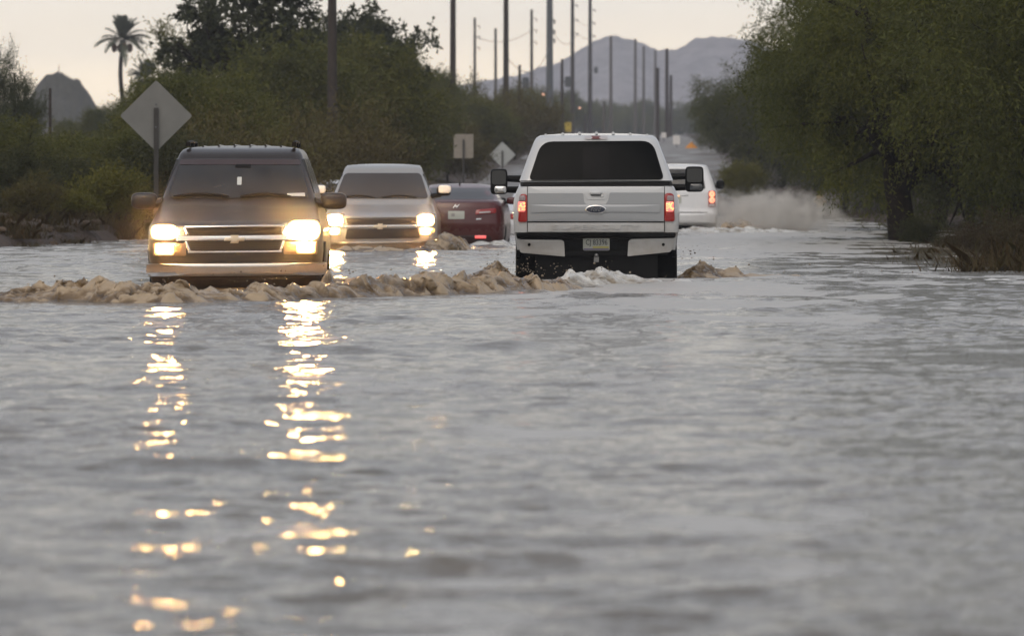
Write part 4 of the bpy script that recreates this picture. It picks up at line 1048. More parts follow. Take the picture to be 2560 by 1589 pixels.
# right bank: mesquites, near to far
G1 = 'mesquite trees lining the right bank'
def mesq(key, label, px, Y, s, rz, sx=1.0, z=None): return plant(key, 'mesquite_tree', label, 'tree', px, Y, s, rz, G1, z, sx)
mesq('mesq1', 'large dark mesquite with the thick trunk standing at the water edge on the right', 2268, 109, .92, 2.9, .84, -.45)
mesq('mesq2', 'dark mesquite filling the right edge of the picture behind the brown weeds', 2700, 103, 1.0, 1.9, 1.0)
mesq('mesq2', 'mesquite with low drooping branches just behind the thick trunk', 2335, 128, .95, 2.8, .95, -.3)
mesq('mesq1', 'mesquite behind the thick trunk with its crown above the pale gap', 2510, 130, 1.1, 4.0, .95)
mesq('mesq2', 'mesquite on a slim leaning trunk to the right of the yellow hydrant', 2110, 168, .88, 2.2, .86, .35)
mesq('mesq1', 'mesquite rising above the minivan spray behind the slim leaning trunk', 2215, 176, 1.05, 4.2, .9, .5)
mesq('mesq1', 'tall mesquite whose thin branches stick out against the sky at the top right', 2290, 205, 1.5, .8, .80)
mesq('mesq2', 'mesquite in the shade behind the hydrant', 2345, 190, 1.3, 3.3, 1.0, 1.0)
mesq('mesq2', 'mid green mesquite beside the far road between the tall one and the rounded one', 2062, 245, .88, 2.2, 1.05)
mesq('mesq1', 'rounded mesquite overhanging the far road, leftmost big crown of the right bank', 1890, 290, .76, 5.6, 1.12)
mesq('mesq2', 'farthest small mesquite at the bend of the far road on the right', 1815, 370, .58, .4, 1.12)
mesq('mesq1', 'mesquite deep in the shade at the far right between the trunks', 2530, 165, 1.3, 2.6, 1.2)
mesq('mesq2', 'mesquite behind the rounded one above the road bend', 1905, 345, .80, 3.9, 1.12)
# undergrowth on the right
G2 = 'dark bushes under the mesquites'
for (px, Y, s, rz, lb) in ((2290, 106.5, .30, 0, 'small green bush growing against the foot of the thick trunk'), (2430, 120, .9, 1, 'dark bush behind the brown weeds right of the thick trunk'), (2520, 112, 1.2, 2, 'dark bush at the right edge above the brown weeds'),
                           (2345, 155, 1.1, 3, 'dark bush in the gap behind the thick trunk'), (2180, 205, 1.2, 4, 'dark bush behind the hydrant and the slim trunk'), (2040, 225, 1.2, 5, 'dark bush left of the slim trunk, behind the hydrant'), (1960, 235, 1.5, 6, 'dark bush at the end of the minivan spray'), (1890, 262, 1.3, 1.5, 'dark bush right of the far road, behind the spray'), (2480, 140, 1.5, 2.5, 'dark bush far back at the right edge')):
    plant('dark', 'shrub', lb, 'bush', px, Y, s, rz, G2)
plant('yellow', 'shrub', 'pale green bush on the far road shoulder above the spray', 'bush', 1862, 212, 1.1, 1.0, None)
def weed_mesh(seed, n, spread, hh):
    g = np.random.default_rng(seed)
    b = np.stack([g.normal(0, spread, n), g.normal(0, spread, n), np.zeros(n)], 1)
    d = np.stack([g.normal(0, .35, n), g.normal(0, .35, n), np.ones(n)], 1); h_ = hh * g.uniform(.4, 1.2, n)
    s = np.stack([np.cos(g.uniform(0, 6.3, n)), np.sin(g.uniform(0, 6.3, n)), np.zeros(n)], 1) * .009
    mid = b + d * (h_ * .55)[:, None]; tip = b + d * h_[:, None] + np.stack([g.normal(0, .12, n), g.normal(0, .12, n), -.06 * np.ones(n)], 1)
    V = np.stack([b - s, b + s, mid + s * .8, tip, mid - s * .8], 1).reshape(-1, 3)
    Q = np.arange(n * 5).reshape(n, 5)
    me = mesh_np('blades', V, Q, M['weed'], False)
    a = me.attributes.new('tint', 'FLOAT', 'POINT'); a.data.foreach_set('value', np.repeat(np.clip(g.uniform(0, 1, n), 0, 1), 5).astype(np.float32))
    return me
wm = [weed_mesh(600 + k, 360, .42, .44) for k in range(3)]
def weed_patch(name, label, spots):
    wv = []; wt = []
    for (px, Y, s) in spots:
        x = (px - CX) / F * Y; k = random.randrange(3); a = random.uniform(0, 6.28)
        co = np.zeros(len(wm[k].vertices) * 3, np.float32); wm[k].vertices.foreach_get('co', co); co = co.reshape(-1, 3) * s
        R_ = np.array([[math.cos(a), -math.sin(a), 0], [math.sin(a), math.cos(a), 0], [0, 0, 1]])
        wv.append(co @ R_.T + np.array([x, Y, gz(x, Y) - .03])); tt = np.zeros(len(co), np.float32); wm[k].attributes['tint'].data.foreach_get('value', tt); wt.append(tt)
    V = np.concatenate(wv); me = mesh_np(name, V, np.arange(len(V)).reshape(-1, 5), M['weed'], False)
    a = me.attributes.new('tint', 'FLOAT', 'POINT'); a.data.foreach_set('value', np.concatenate(wt))
    tag(link(bpy.data.objects.new(name, me)), label, 'weeds', kind='stuff')
weed_patch('bank_weeds', 'low dry weeds along the dirt bank at the left', [(px_, y_, random.uniform(.25, .7)) for px_, y_ in ((random.uniform(-80, 360), random.uniform(99, 116)) for k_ in range(60)) if (px_ - CX) / F * y_ < float(left_edge(y_)) - .3])
wv = []; wt = []
for i in range(70):
    px = random.uniform(2330, 2680); Y = random.uniform(74, 104)
    if i < 26: px = random.uniform(2395, 2640); Y = random.uniform(73.5, 84)
    x = (px - CX) / F * Y
    if x < 6.3: continue
    k = random.randrange(3); s = random.uniform(.7, 1.25); a = random.uniform(0, 6.28)
    co = np.zeros(len(wm[k].vertices) * 3, np.float32); wm[k].vertices.foreach_get('co', co); co = co.reshape(-1, 3) * s
    R_ = np.array([[math.cos(a), -math.sin(a), 0], [math.sin(a), math.cos(a), 0], [0, 0, 1]])
    wv.append(co @ R_.T + np.array([x, Y, gz(x, Y) - .03])); tt = np.zeros(len(co), np.float32); wm[k].attributes['tint'].data.foreach_get('value', tt); wt.append(tt)
V = np.concatenate(wv); me = mesh_np('weeds', V, np.arange(len(V)).reshape(-1, 5), M['weed'], False)
a = me.attributes.new('tint', 'FLOAT', 'POINT'); a.data.foreach_set('value', np.concatenate(wt))
tag(link(bpy.data.objects.new('weeds', me)), 'brown and orange weeds growing at the right water edge', 'weeds', kind='stuff')
for (px, Y, s, rz, lb) in ((2480, 92, .50, 0, 'rusty brown dead brush above the weeds on the right'), (2570, 84, .48, 2, 'rusty brown dead brush at the right edge of the picture'), (2405, 98, .38, 4, 'small dead brush just right of the green bush at the thick trunk')):
    plant('dead', 'shrub', lb, 'bush', px, Y, s, rz, 'dead brush on the right bank')

# left bank
st = MB()
for k in range(160):
    Y = random.uniform(93, 116); x = float(left_edge(Y)) - random.uniform(.1, 3.2); r_ = random.uniform(.02, .09)
    n0 = len(st.v); sellip(st, (x, Y, gz(x, Y) + r_ * .2), (r_ * random.uniform(.8, 1.6), r_, r_ * random.uniform(.5, .9)), 2.3, 5, 8)
    for q in range(n0, len(st.v)): st.v[q] = tuple(c_ + random.uniform(-.18, .18) * r_ for c_ in st.v[q])
tag(st.build('stones', simple('bank_stone', (.09, .066, .048), .9, var=.3)), 'stones scattered over the dirt bank at the left', 'stones', kind='stuff')
def tree(key, name, lb, cat, px, Y, s, rz, sx=1.0, group=None, z=None): return plant(key, name, lb, cat, px, Y, s, rz, group, z, sx)
G3 = 'broad leaved trees rising behind the left thicket'
tree('broad', 'broadleaf_tree', 'tall dark broad leaved tree with sky gaps, rising above the dark SUV', 'tree', 600, 176, .64, .5, 1.0, G3)
tree('broad', 'broadleaf_tree', 'dark broad leaved tree directly behind the nearest utility pole', 'tree', 815, 196, .56, 2.2, .72, G3)
tree('broad', 'broadleaf_tree', 'dark broad leaved tree with a ragged top right of the nearest utility pole', 'tree', 955, 200, .60, 4.1, .88, G3)
G4 = 'palo verde bushes of the left thicket'
for (k, px, Y, s, rz, sx, lb) in (('palo1', 515, 134, .74, .2, 1.0, 'bushy palo verde right of the large sign, behind the dark SUV roof'), ('palo2', 690, 172, 1.12, 1.4, 1.1, 'bushy palo verde left of the nearest utility pole base'), ('palo1', 850, 178, 1.14, 2.8, 1.0, 'bushy palo verde right behind the nearest utility pole'), ('palo2', 930, 184, 1.12, 3.6, .6, 'bushy palo verde above the silver pickup'),
                                  ('palo1', 1045, 240, 1.06, 4.4, .66, 'bushy palo verde behind the rectangular sign'), ('palo2', 1150, 312, .88, 5.2, 1.15, 'rounded palo verde right of the rectangular sign'), ('palo1', 1228, 345, .66, 1.1, 1.2, 'smaller palo verde above the small diamond sign'), ('palo2', 1262, 400, .44, 2.1, 1.3, 'last small palo verde at the right end of the left thicket'),
                                  ('palo1', 478, 150, .72, 5.9, 1.0, 'palo verde whose top shows just right of the large sign'), ('palo2', 395, 156, .62, 2.5, 1.0, 'palo verde hidden behind the large sign'),
                                  ('palo2', 610, 190, 1.26, 4.8, 1.0, 'taller palo verde behind the others left of the nearest pole'), ('palo1', 765, 196, 1.22, .9, 1.0, 'palo verde in the second row behind the nearest pole'), ('palo1', 885, 204, 1.18, 5.4, .7, 'palo verde in the second row above the silver pickup')):
    tree(k, 'palo_verde', lb, 'tree', px, Y, s, rz, sx, G4)
G5 = 'bushes along the left bank'
for (k, px, Y, s, rz, sx, lb) in (('palo2', 30, 122, .42, .3, 1.4, 'dark bush low at the left edge of the picture'), ('palo1', 130, 126, .36, 2.0, 1.5, 'olive bush below the rounded hill'), ('palo2', 235, 124, .38, 4.4, 1.4, 'olive bush left of the large sign'), ('palo1', 325, 120, .40, 1.2, 1.2, 'olive bush under the left corner of the large sign'), ('dark', 60, 114, .48, 3, 1.4, 'dark shrub on the bank at the left edge'), ('dark', 190, 116, .45, 1.2, 1.4, 'dark shrub on the bank below the olive bushes'),
                                  ('grey', 22, 150, .72, .9, .5, 'grey green feathery shrub rising at the left edge beside the hill'), ('grey', 48, 153, .60, 3.4, .6, 'second grey green feathery shrub beside the hill at the left'), ('grey', -60, 140, .5, 2.9, .8, 'grey green feathery shrub cut by the left edge'), ('grey', 266, 230, .5, 2, .6, 'pale airy shrub left of the palm trunk'), ('grey', 200, 170, .32, 4, 1.3, 'pale grey shrub below the right slope of the hill'), ('dark', 420, 118, .75, .4, 1.2, 'dark shrub behind the mirror of the dark SUV')):
    tree(k, 'shrub', lb, 'bush', px, Y, s, rz, sx, G5)
G6 = 'dry brown brush in front of the left thicket'
for (px, Y, s, rz, lb) in ((470, 120, 1.2, 0, 'dry brown brush right of the dark SUV mirror'), (580, 126, 1.35, 1, 'dry brown brush behind the dark SUV roof'), (690, 136, 1.4, 2, 'dry brown brush right behind the dark SUV roof corner'), (800, 148, 1.5, 3, 'dry brown brush between the dark SUV and the silver pickup'), (900, 160, 1.6, 4, 'dry brown brush above the silver pickup roof'), (930, 186, 1.3, 5, 'dry brown brush above the right side of the silver pickup'), (1040, 244, 1.5, 6, 'dry brown brush left of the rectangular sign'), (1185, 318, 2.0, 1.5, 'dry brown brush behind the small diamond sign'), (985, 212, 1.1, 2.5, 'dry brown brush above the red saloon'), (1120, 246, 1.3, .7, 'dry brown brush between the rectangular sign and the red saloon'), (1245, 314, 1.7, 3.3, 'dry brown brush round the foot of the small diamond sign'), (1288, 332, 2.0, 5.1, 'dry brown brush between the small diamond sign and the truck mirror'), (100, 108, .45, 3.5, 'brown weeds on the dirt bank at the left')):
    tree('dry', 'shrub', lb, 'bush', px, Y, s, rz, 1.0, G6)
tree('yellow', 'shrub', 'bright yellow green shrub on the dirt bank left of the dark SUV', 'bush', 295, 112, .95, .4, 1.1)
tree('yellow', 'shrub', 'dull yellow shrub on the dirt bank left of the bright one', 'bush', 150, 110, .45, 2.4, 1.4)

# palms
def palm(px, Y, top_y, label, crown_r, trunk_r, seed, group):
    x = (px - CX) / F * Y; z0 = gz(x, Y); zt = CAMH + (HY - top_y) / F * Y - z0
    g = np.random.default_rng(seed)
    t = thing('palm_tree', label, 'palm tree', (x, Y, z0), 0, group)
    mb = MB(); n = 14
    mb.tube([(.12 * math.sin(i * .5), 0, zt * i / n) for i in range(n + 1)], [trunk_r * (1.25 - .35 * i / n + .05 * (i % 2)) for i in range(n)] + [trunk_r * 1.5], 9)
    mb.build('trunk', M['bark'], t)
    V = []; tint = []
    for k in range(46):
        az = g.uniform(0, 6.283); el = g.uniform(-.45, 1.5) if k > 8 else g.uniform(.9, 1.5)
        L = crown_r * g.uniform(.85, 1.1); dr_ = .35 + .5 * max(0, 1 - el)
        hd = np.array([math.cos(az), math.sin(az), 0]); sdv = np.array([-math.sin(az), math.cos(az), 0])
        m = 40; tt = np.linspace(.08, 1, m); tone = g.uniform(0, 1)
        P = np.array([0, 0, zt])[None] + hd[None] * (L * math.cos(el) * tt)[:, None]
        P[:, 2] += L * math.sin(el) * tt - dr_ * L * tt ** 2.2 * .5
        tan = np.gradient(P, axis=0); tan /= np.linalg.norm(tan, axis=1)[:, None]
        up = np.cross(sdv[None], tan); 
        for i in range(m):
            ll = crown_r * .26 * math.sin(math.pi * min(.97, tt[i] * .82 + .15)) + .05
            for sg in (-1, 1):
                q = P[i]; dd = sdv * sg * .75 + tan[i] * .75 + up[i] * -.25 * 1 + g.normal(0, .08, 3); dd /= np.linalg.norm(dd)
                ww = tan[i] * .045
                V += [q - ww, q + ww, q + dd * ll * .6 + ww * .8, q + dd * ll]
                tint += [tone * .6 + .2] * 4
    V = np.array(V); me = mesh_np('fronds', V, np.arange(len(V)).reshape(-1, 4), M['palm'], False)
    a = me.attributes.new('tint', 'FLOAT', 'POINT'); a.data.foreach_set('value', np.array(tint, np.float32))
    link(bpy.data.objects.new('fronds', me), t)
    for k in range(4):
        az = k * 1.6 + .3; mb = MB()
        sellip(mb, (math.cos(az) * crown_r * .28, math.sin(az) * crown_r * .28, zt - crown_r * .28), (crown_r * .10, crown_r * .10, crown_r * .17), 2.2, 8, 10)
        mb.tube([(0, 0, zt - .05), (math.cos(az) * crown_r * .22, math.sin(az) * crown_r * .22, zt - crown_r * .12)], .05, 5)
        mb.build('fruit_cluster', M['fruit'], t)
    return t
GP = 'palms behind the left thicket'
palm(306, 420, 100, 'tall date palm standing clear against the sky above the large sign', 2.15, .16, 700, GP)
palm(366, 430, 196, 'shorter palm whose crown peeks out right above the large sign', 1.75, .16, 710, GP)
palm(492, 425, 150, 'palm half hidden behind the left side of the tall broad leaved tree', 1.9, .16, 720, GP)

# far trees along the road and at the horizon
GF = 'hazy trees on the far rise between the poles'
ft = ((1300, 480, .9, 'palo1'), (1350, 620, 1.0, 'palo2'), (1400, 760, 1.2, 'palo1'), (1450, 1020, 1.4, 'palo2'), (1500, 1040, 1.5, 'palo1'), (1550, 1100, 1.6, 'palo2'), (1600, 1080, 1.7, 'palo1'), (1640, 1120, 1.5, 'palo2'), (1530, 1180, 1.8, 'palo1'), (1620, 1200, 1.8, 'palo2'), (1330, 900, 1.5, 'palo1'), (1240, 450, .7, 'palo2'), (1700, 1060, 1.5, 'palo1'), (1740, 1120, 1.7, 'palo2'), (1475, 900, 1.0, 'palo1'), (1380, 560, .8, 'palo2'), (1420, 1150, 1.6, 'palo1'), (1580, 1020, 1.3, 'palo2'), (1310, 700, 1.2, 'palo2'))
for i, (px, Y, s, k) in enumerate(ft):
    plant(k, 'shade_tree', 'hazy green tree on the far rise behind the row of utility poles', 'tree', px, Y, s, i * 1.3, GF)
GB = 'tree belt behind the left thicket'
for i, (px, Y, s) in enumerate(((-40, 260, .5), (60, 280, .42), (170, 300, .40), (270, 290, .55), (360, 300, .8), (450, 280, .95), (1150, 330, .8), (1050, 300, 1.0))):
    plant('palo1' if i % 2 else 'palo2', 'shade_tree', 'dim bush of the tree belt far behind the left thicket', 'tree', px, Y, s, i * 2.1, GB)

# ------------------------------------------------------------------ poles
GPO = 'utility poles along the left of the road'
def pole(px, Y, top_y, w, label, mat, extras='', name='utility_pole', cat='utility pole', tilt=0.0):
    x = (px - CX) / F * Y; z0 = gz(x, Y); zt = CAMH + (HY - top_y) / F * Y - z0; r = w / F * Y / 2
    t = thing(name, label, cat, (x, Y, z0), 0, GPO)
    mb = MB(); mb.tube([(tilt * k / 6, 0, -.4 + (zt + .4) * k / 6) for k in range(7)], [r * (1.18 - .34 * k / 6) for k in range(7)], 12)
    mb.build('shaft', mat, t)
    for e in extras.split():
        if e.startswith('b'):      # side brackets with insulators at photo heights
            for yy in e[1:].split(','):
                z = CAMH + (HY - float(yy)) / F * Y - z0
                mb = MB(); L = 12 / F * Y
                mb.tube([(r * .6, 0, z), (L, 0, z + .05)], r * .22, 6); br = mb.build('bracket', M['steel'], t)
                mb = MB(); mb.tube([(L, 0, z + .05), (L, 0, z - .30)], r * .28, 7); mb.build('insulator', M['steel'], br)
        if e.startswith('t'):      # transformer drum
            z = CAMH + (HY - float(e[1:])) / F * Y - z0
            mb = MB(); d = 15 / F * Y
            mb.tube([(d, 0, z - .42), (d, 0, z - .38), (d, 0, z + .38), (d, 0, z + .46)], [.2, .26, .26, .12], 14)
            mb._box((d * .55, 0, z), (d * .8, .08, .12))
            mb.build('transformer', M['steel'], t)
        if e.startswith('l'):      # street lamp on an arm
            ax, ay = [float(q) for q in e[1:].split(',')]
            X = (ax - px) / F * Y; z = CAMH + (HY - ay) / F * Y - z0
            mb = MB(); mb.tube([(0, 0, z + .1), (X * .5, 0, z + .22), (X, 0, z + .2)], .04, 6); mb.build('lamp_arm', M['steel'], t)
            hd_ = MB(); sellip(hd_, (X, -.1, z + .12), (.24, .3, .08), 3, 8, 12); lh = hd_.build('lamp_head', M['steel'], t)
            hd_ = MB(); sellip(hd_, (X, -.22, z), (.13, .13, .12), 2.2, 8, 12); hd_.build('lamp_bulb', M['street_amber'], lh)
    return t
PW, PG = M['pole_wood'], M['pole_grey']
pole(831, 164, -110, 24, 'thickest and nearest wooden utility pole, between the dark SUV and the silver pickup', PW)
pole(1132, 300, -120, 15, 'dark wooden utility pole above the rectangular sign', PW, tilt=.02)
pole(1265, 345, -150, 13.5, 'dark wooden utility pole above the small diamond sign', PW)
pole(1374, 480, -160, 16.5, 'grey steel pole carrying a lit amber lamp above the white truck', M['steel'], 'b52,78,100 l1358,236', 'steel_pole', 'steel pole')
pole(1431, 640, -60, 9.5, 'dark utility pole with side brackets just right of the grey steel pole', PW, 'b14,50,84 l1449,270')
pole(1475, 760, -50, 9.5, 'dark utility pole with side brackets left of the main mountain peak', PW, 'b26,58,90 t176')
pole(1187, 520, 45, 7.5, 'thin weathered pole left of the pole above the small diamond sign', PG, 'b66,92,120')
pole(1239, 580, 72, 7.5, 'thin weathered pole second from the left among the thin ones', PG)
pole(1329, 560, 25, 8, 'thin weathered pole with brackets left of the grey steel pole', PG, 'b48,76,106')
pole(1299, 430, 163, 8, 'short pole carrying a round transformer left of the grey steel pole', PW, 't208')
pole(1405, 460, 148, 8, 'short pole with a small transformer right of the grey steel pole', PW, 't205')
pole(1527, 700, 90, 7.5, 'thin pole in front of the main mountain peak', PG)
pole(1588, 800, 98, 7, 'thin hazy pole right of the main mountain peak', PG)
pole(1609, 850, 116, 6.5, 'thin hazy pole, left one of the group before the mountain saddle', PG)
pole(1638, 900, 126, 6.5, 'thin hazy pole, middle one of the group before the mountain saddle', PG)
pole(1644, 520, 170, 8.5, 'short dark pole standing before the mountain saddle', PW)
pole(1667, 620, 122, 9, 'dark pole at the right end of the pole row', PW)
pole(1677, 700, 188, 8, 'short pole tucked against the pole at the right end of the row', PW)
pole(1510, 600, 254, 7, 'short low pole between the bracketed poles and the mountain peak', PG)
pole(1463, 620, 285, 7, 'low post stump behind the white truck roof', PW)
pole(126, 140, 221, 8, 'slim dark post standing before the rounded hill at the left', PW, name='wooden_post', cat='post')
pole(38, 158, 182, 6, 'slim dark post inside the feathery shrub at the left edge', PW, name='wooden_post', cat='post')
# a few thin wires between the poles
def wire(a, b, sag, label):
    mb = MB(); P_ = []
    for k in range(15):
        t = k / 14; P_.append((a[0] + (b[0] - a[0]) * t, a[1] + (b[1] - a[1]) * t, a[2] + (b[2] - a[2]) * t - sag * 4 * t * (1 - t)))
    mb.tube(P_, .028, 4); tag(mb.build('power_line', M['steel'], None, None), label, 'wire', 'power lines between the poles')
for (q, w_, sg_) in (((1443, 50, 640), (1485, 58, 760), .5), ((1443, 84, 640), (1485, 90, 760), .5), ((1380, 78, 480), (1443, 84, 640), 1.2), ((1265, 140, 345), (1374, 120, 480), 1.5), ((1187, 92, 520), (1329, 76, 560), .8), ((1431, 215, 640), (1475, 178, 760), .15)):
    wire(pt(*q), pt(*w_), sg_, 'faint thin power line sagging between the utility poles')

# ------------------------------------------------------------------ signs, hydrant
def sign(name, label, cpx, cpy, Y, w, h_, diamond, mat, post_top_y, post_w=.07, back=True, group=None):
    x = (cpx - CX) / F * Y; z0 = min(gz(x, Y), 0.0) - .1; zc = CAMH + (HY - cpy) / F * Y - z0
    t = thing(name, label, 'sign', (x, Y, z0), 0, group)
    mb = MB()
    o = [(-w / 2, zc), (0, zc - h_ / 2), (w / 2, zc), (0, zc + h_ / 2)] if diamond else [(-w / 2, zc - h_ / 2), (w / 2, zc - h_ / 2), (w / 2, zc + h_ / 2), (-w / 2, zc + h_ / 2)]
    o = rpoly(o, .05); n = len(o)
    mb.add([(a, 0, b) for a, b in o] + [(a, .006, b) for a, b in o], [tuple(range(n)), tuple(range(n, 2 * n))[::-1]] + [(i, i + n, (i + 1) % n + n, (i + 1) % n) for i in range(n)])
    mb.build('sign_panel', mat, t, 20)
    pz = CAMH + (HY - post_top_y) / F * Y - z0
    mb = MB(); yb = -.035 if back else .045
    mb._box((0, yb, pz / 2), (post_w, .05, pz)); mb.build('post', M['sign_post'], t)
    mb = MB()
    for dz in (-.32, .32):
        sellip(mb, (0, yb - .03, zc + dz * h_ * .5), (.018, .012, .018), 2, 6, 8)
    mb.build('bolts', M['steel'], t)
    return t
sign('road_sign', 'large diamond road sign seen from its bare grey back, above the dark SUV', 391, 290, 105, 1.36, 1.34, True, M['sign_dull'], 270, .085)
sign('road_sign', 'small rectangular road sign seen from its tan back, above the red saloon', 1159, 365.5, 228, .80, .98, False, M['sign_tan'], 349, .075)
sign('road_sign', 'small pale diamond road sign seen from the back beside the truck mirror', 1256, 387, 290, 1.37, 1.35, True, M['sign_back'], 377, .09)
sign('road_sign', 'orange diamond road works sign far up the road', 1728, 372, 420, 1.05, 1.05, True, M['orange_sign'], 380, .08, False)
sign('road_sign', 'white rectangular sign far up the road beside the orange one', 1691, 350, 430, .55, .68, False, M['white_sign'], 355, .07, False)
sign('road_sign', 'tiny pale sign far up the road left of the white one', 1659, 338, 520, .48, .5, False, M['white_sign'], 340, .07, False)
sign('road_sign', 'yellow sign far off, seen between the poles over the truck roof', 1420, 318, 520, .6, .9, False, simple('yellow_sign', (.45, .33, .03), .5), 325, .07, False)
x = (2050 - CX) / F * 184; z0 = gz(x, 184)
hy = thing('fire_hydrant', 'yellow fire hydrant standing beside the slim leaning trunk', 'hydrant', (x, 184, z0 - .05))
mb = MB(); mb.tube([(0, 0, 0), (0, 0, .06), (0, 0, .07), (0, 0, .48), (0, 0, .50), (0, 0, .54), (0, 0, .62), (0, 0, .68)], [.16, .16, .105, .105, .14, .14, .10, .04], 16); mb.build('barrel', M['hydrant'], hy)
for sg in (-1, 1):
    mb = MB(); mb.tube([(sg * .08, 0, .40), (sg * .19, 0, .40), (sg * .20, 0, .40)], [.055, .055, .07], 10); mb.build('outlet', M['hydrant'], hy)
mb = MB(); mb.tube([(0, -.08, .36), (0, -.20, .36)], [.075, .085], 12); mb.build('main_outlet', M['hydrant'], hy)
mb = MB(); mb.tube([(0, 0, .67), (0, 0, .74)], .025, 6); mb.build('top_nut', M['hydrant'], hy)
x = (2118 - CX) / F * 180
mb = MB(); mb.tube([(x, 180, gz(x, 180) - .2), (x, 180, gz(x, 180) + 1.1)], .035, 8); tag(mb.build('marker_post', M['white_sign']), 'slim pale marker post right of the slim leaning trunk', 'post')

# ------------------------------------------------------------------ hills
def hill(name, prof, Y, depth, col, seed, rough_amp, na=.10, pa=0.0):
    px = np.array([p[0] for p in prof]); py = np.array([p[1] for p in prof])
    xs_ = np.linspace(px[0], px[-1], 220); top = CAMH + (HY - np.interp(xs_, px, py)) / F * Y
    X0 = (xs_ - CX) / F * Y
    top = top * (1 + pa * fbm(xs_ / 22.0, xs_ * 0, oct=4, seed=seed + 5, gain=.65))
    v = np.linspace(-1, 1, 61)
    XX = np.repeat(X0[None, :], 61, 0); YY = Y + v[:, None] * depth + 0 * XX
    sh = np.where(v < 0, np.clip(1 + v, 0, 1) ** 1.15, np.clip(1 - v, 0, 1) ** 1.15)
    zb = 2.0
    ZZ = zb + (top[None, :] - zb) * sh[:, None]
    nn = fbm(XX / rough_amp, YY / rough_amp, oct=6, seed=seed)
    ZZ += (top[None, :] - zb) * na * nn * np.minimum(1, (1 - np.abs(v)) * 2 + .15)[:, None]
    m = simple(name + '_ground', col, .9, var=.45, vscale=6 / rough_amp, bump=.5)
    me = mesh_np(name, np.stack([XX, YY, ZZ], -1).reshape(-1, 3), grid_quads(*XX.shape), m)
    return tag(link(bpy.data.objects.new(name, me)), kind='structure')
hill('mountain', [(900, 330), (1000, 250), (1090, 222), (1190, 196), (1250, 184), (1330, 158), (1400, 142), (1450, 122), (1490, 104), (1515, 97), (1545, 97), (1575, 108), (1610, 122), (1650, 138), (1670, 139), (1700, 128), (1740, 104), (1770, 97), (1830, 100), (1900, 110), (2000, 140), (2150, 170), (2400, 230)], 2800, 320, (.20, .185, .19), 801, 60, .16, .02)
hill('hill', [(20, 330), (66, 262), (84, 228), (100, 204), (116, 193), (140, 189), (165, 193), (184, 203), (200, 212), (212, 230), (225, 246), (246, 274), (275, 305), (320, 340)], 900, 25, (.040, .038, .024), 811, 4, .12, .022)
mb = MB(); a = pt(148, 192, 900); mb.tube([(a[0], a[1], a[2] - .8), (a[0], a[1], a[2] + 1.8)], .07, 6); tag(mb.build('antenna_mast', M['pole_grey']), 'tiny antenna mast on top of the rounded hill', 'mast')

# ------------------------------------------------------------------ air: haze, spray
def volume_box(name, lo, hi, dens, col, aniso, kind='stuff'):
    c = [(a + b) / 2 for a, b in zip(lo, hi)]; d = [b - a for a, b in zip(lo, hi)]
    mb = MB(); mb._box(c, d); o = mb.build(name, None, smooth=False)
    m = bpy.data.materials.new(name); m.use_nodes = True; nt = m.node_tree
    nt.nodes.remove(nt.nodes['Principled BSDF'])
    v = N(nt, 'ShaderNodeVolumePrincipled'); v.inputs['Color'].default_value = (*col, 1); v.inputs['Density'].default_value = dens; v.inputs['Anisotropy'].default_value = aniso
    nt.links.new(v.outputs[0], nt.nodes['Material Output'].inputs['Volume'])
    o.data.materials.append(m)
    return tag(o, kind=kind)
volume_box('haze', (-900, -40, -3), (900, 3300, 90), 2.3e-4, (.80, .86, 1.0), .0)

def spray(name, c, r, dens, seed, col=(.97, .94, .89), aniso=0.0, lo=.30, hi=.75, namp=1.0, scale=1.9):
    mb = MB(); sellip(mb, (0, 0, 0), r, 2.4, 10, 16); o = mb.build(name, None, smooth=False)
    o.location = c
    m = bpy.data.materials.new(name); m.use_nodes = True; nt = m.node_tree
    nt.nodes.remove(nt.nodes['Principled BSDF'])
    tc = N(nt, 'ShaderNodeTexCoord')
    no = N(nt, 'ShaderNodeTexNoise', Scale=scale, Detail=6.0, Roughness=.65, noise_dimensions='4D', W=seed)
    nt.links.new(tc.outputs['Object'], no.inputs['Vector'])
    nm = N(nt, 'ShaderNodeMath', operation='MULTIPLY'); nm.inputs[1].default_value = namp; nt.links.new(no.outputs[0], nm.inputs[0])
    mp = N(nt, 'ShaderNodeMapping'); mp.inputs['Scale'].default_value = (1 / r[0], 1 / r[1], 1 / r[2])
    nt.links.new(tc.outputs['Object'], mp.inputs[0])
    ln_ = N(nt, 'ShaderNodeVectorMath', operation='LENGTH'); nt.links.new(mp.outputs[0], ln_.inputs[0])
    fo = N(nt, 'ShaderNodeMapRange'); nt.links.new(ln_.outputs['Value'], fo.inputs[0])
    fo.inputs[1].default_value = 1.0; fo.inputs[2].default_value = .1; fo.inputs[3].default_value = -.55; fo.inputs[4].default_value = .25
    ad = N(nt, 'ShaderNodeMath', operation='ADD'); nt.links.new(nm.outputs[0], ad.inputs[0]); nt.links.new(fo.outputs[0], ad.inputs[1])
    mr = N(nt, 'ShaderNodeMapRange'); nt.links.new(ad.outputs[0], mr.inputs[0])
    mr.inputs[1].default_value = lo; mr.inputs[2].default_value = hi; mr.inputs[3].default_value = 0; mr.inputs[4].default_value = dens
    v = N(nt, 'ShaderNodeVolumePrincipled'); v.inputs['Color'].default_value = (*col, 1); v.inputs['Anisotropy'].default_value = aniso
    nt.links.new(mr.outputs[0], v.inputs['Density'])
    nt.links.new(v.outputs[0], nt.nodes['Material Output'].inputs['Volume'])
    o.data.materials.append(m)
    return tag(o, kind='stuff')
a = pt(1915, 545, 127.5); spray('spray', (a[0], 127.5, .28), (2.35, 1.5, .84), 3.4, 1.0, namp=1.8, scale=3.2, lo=.55, hi=1.1)
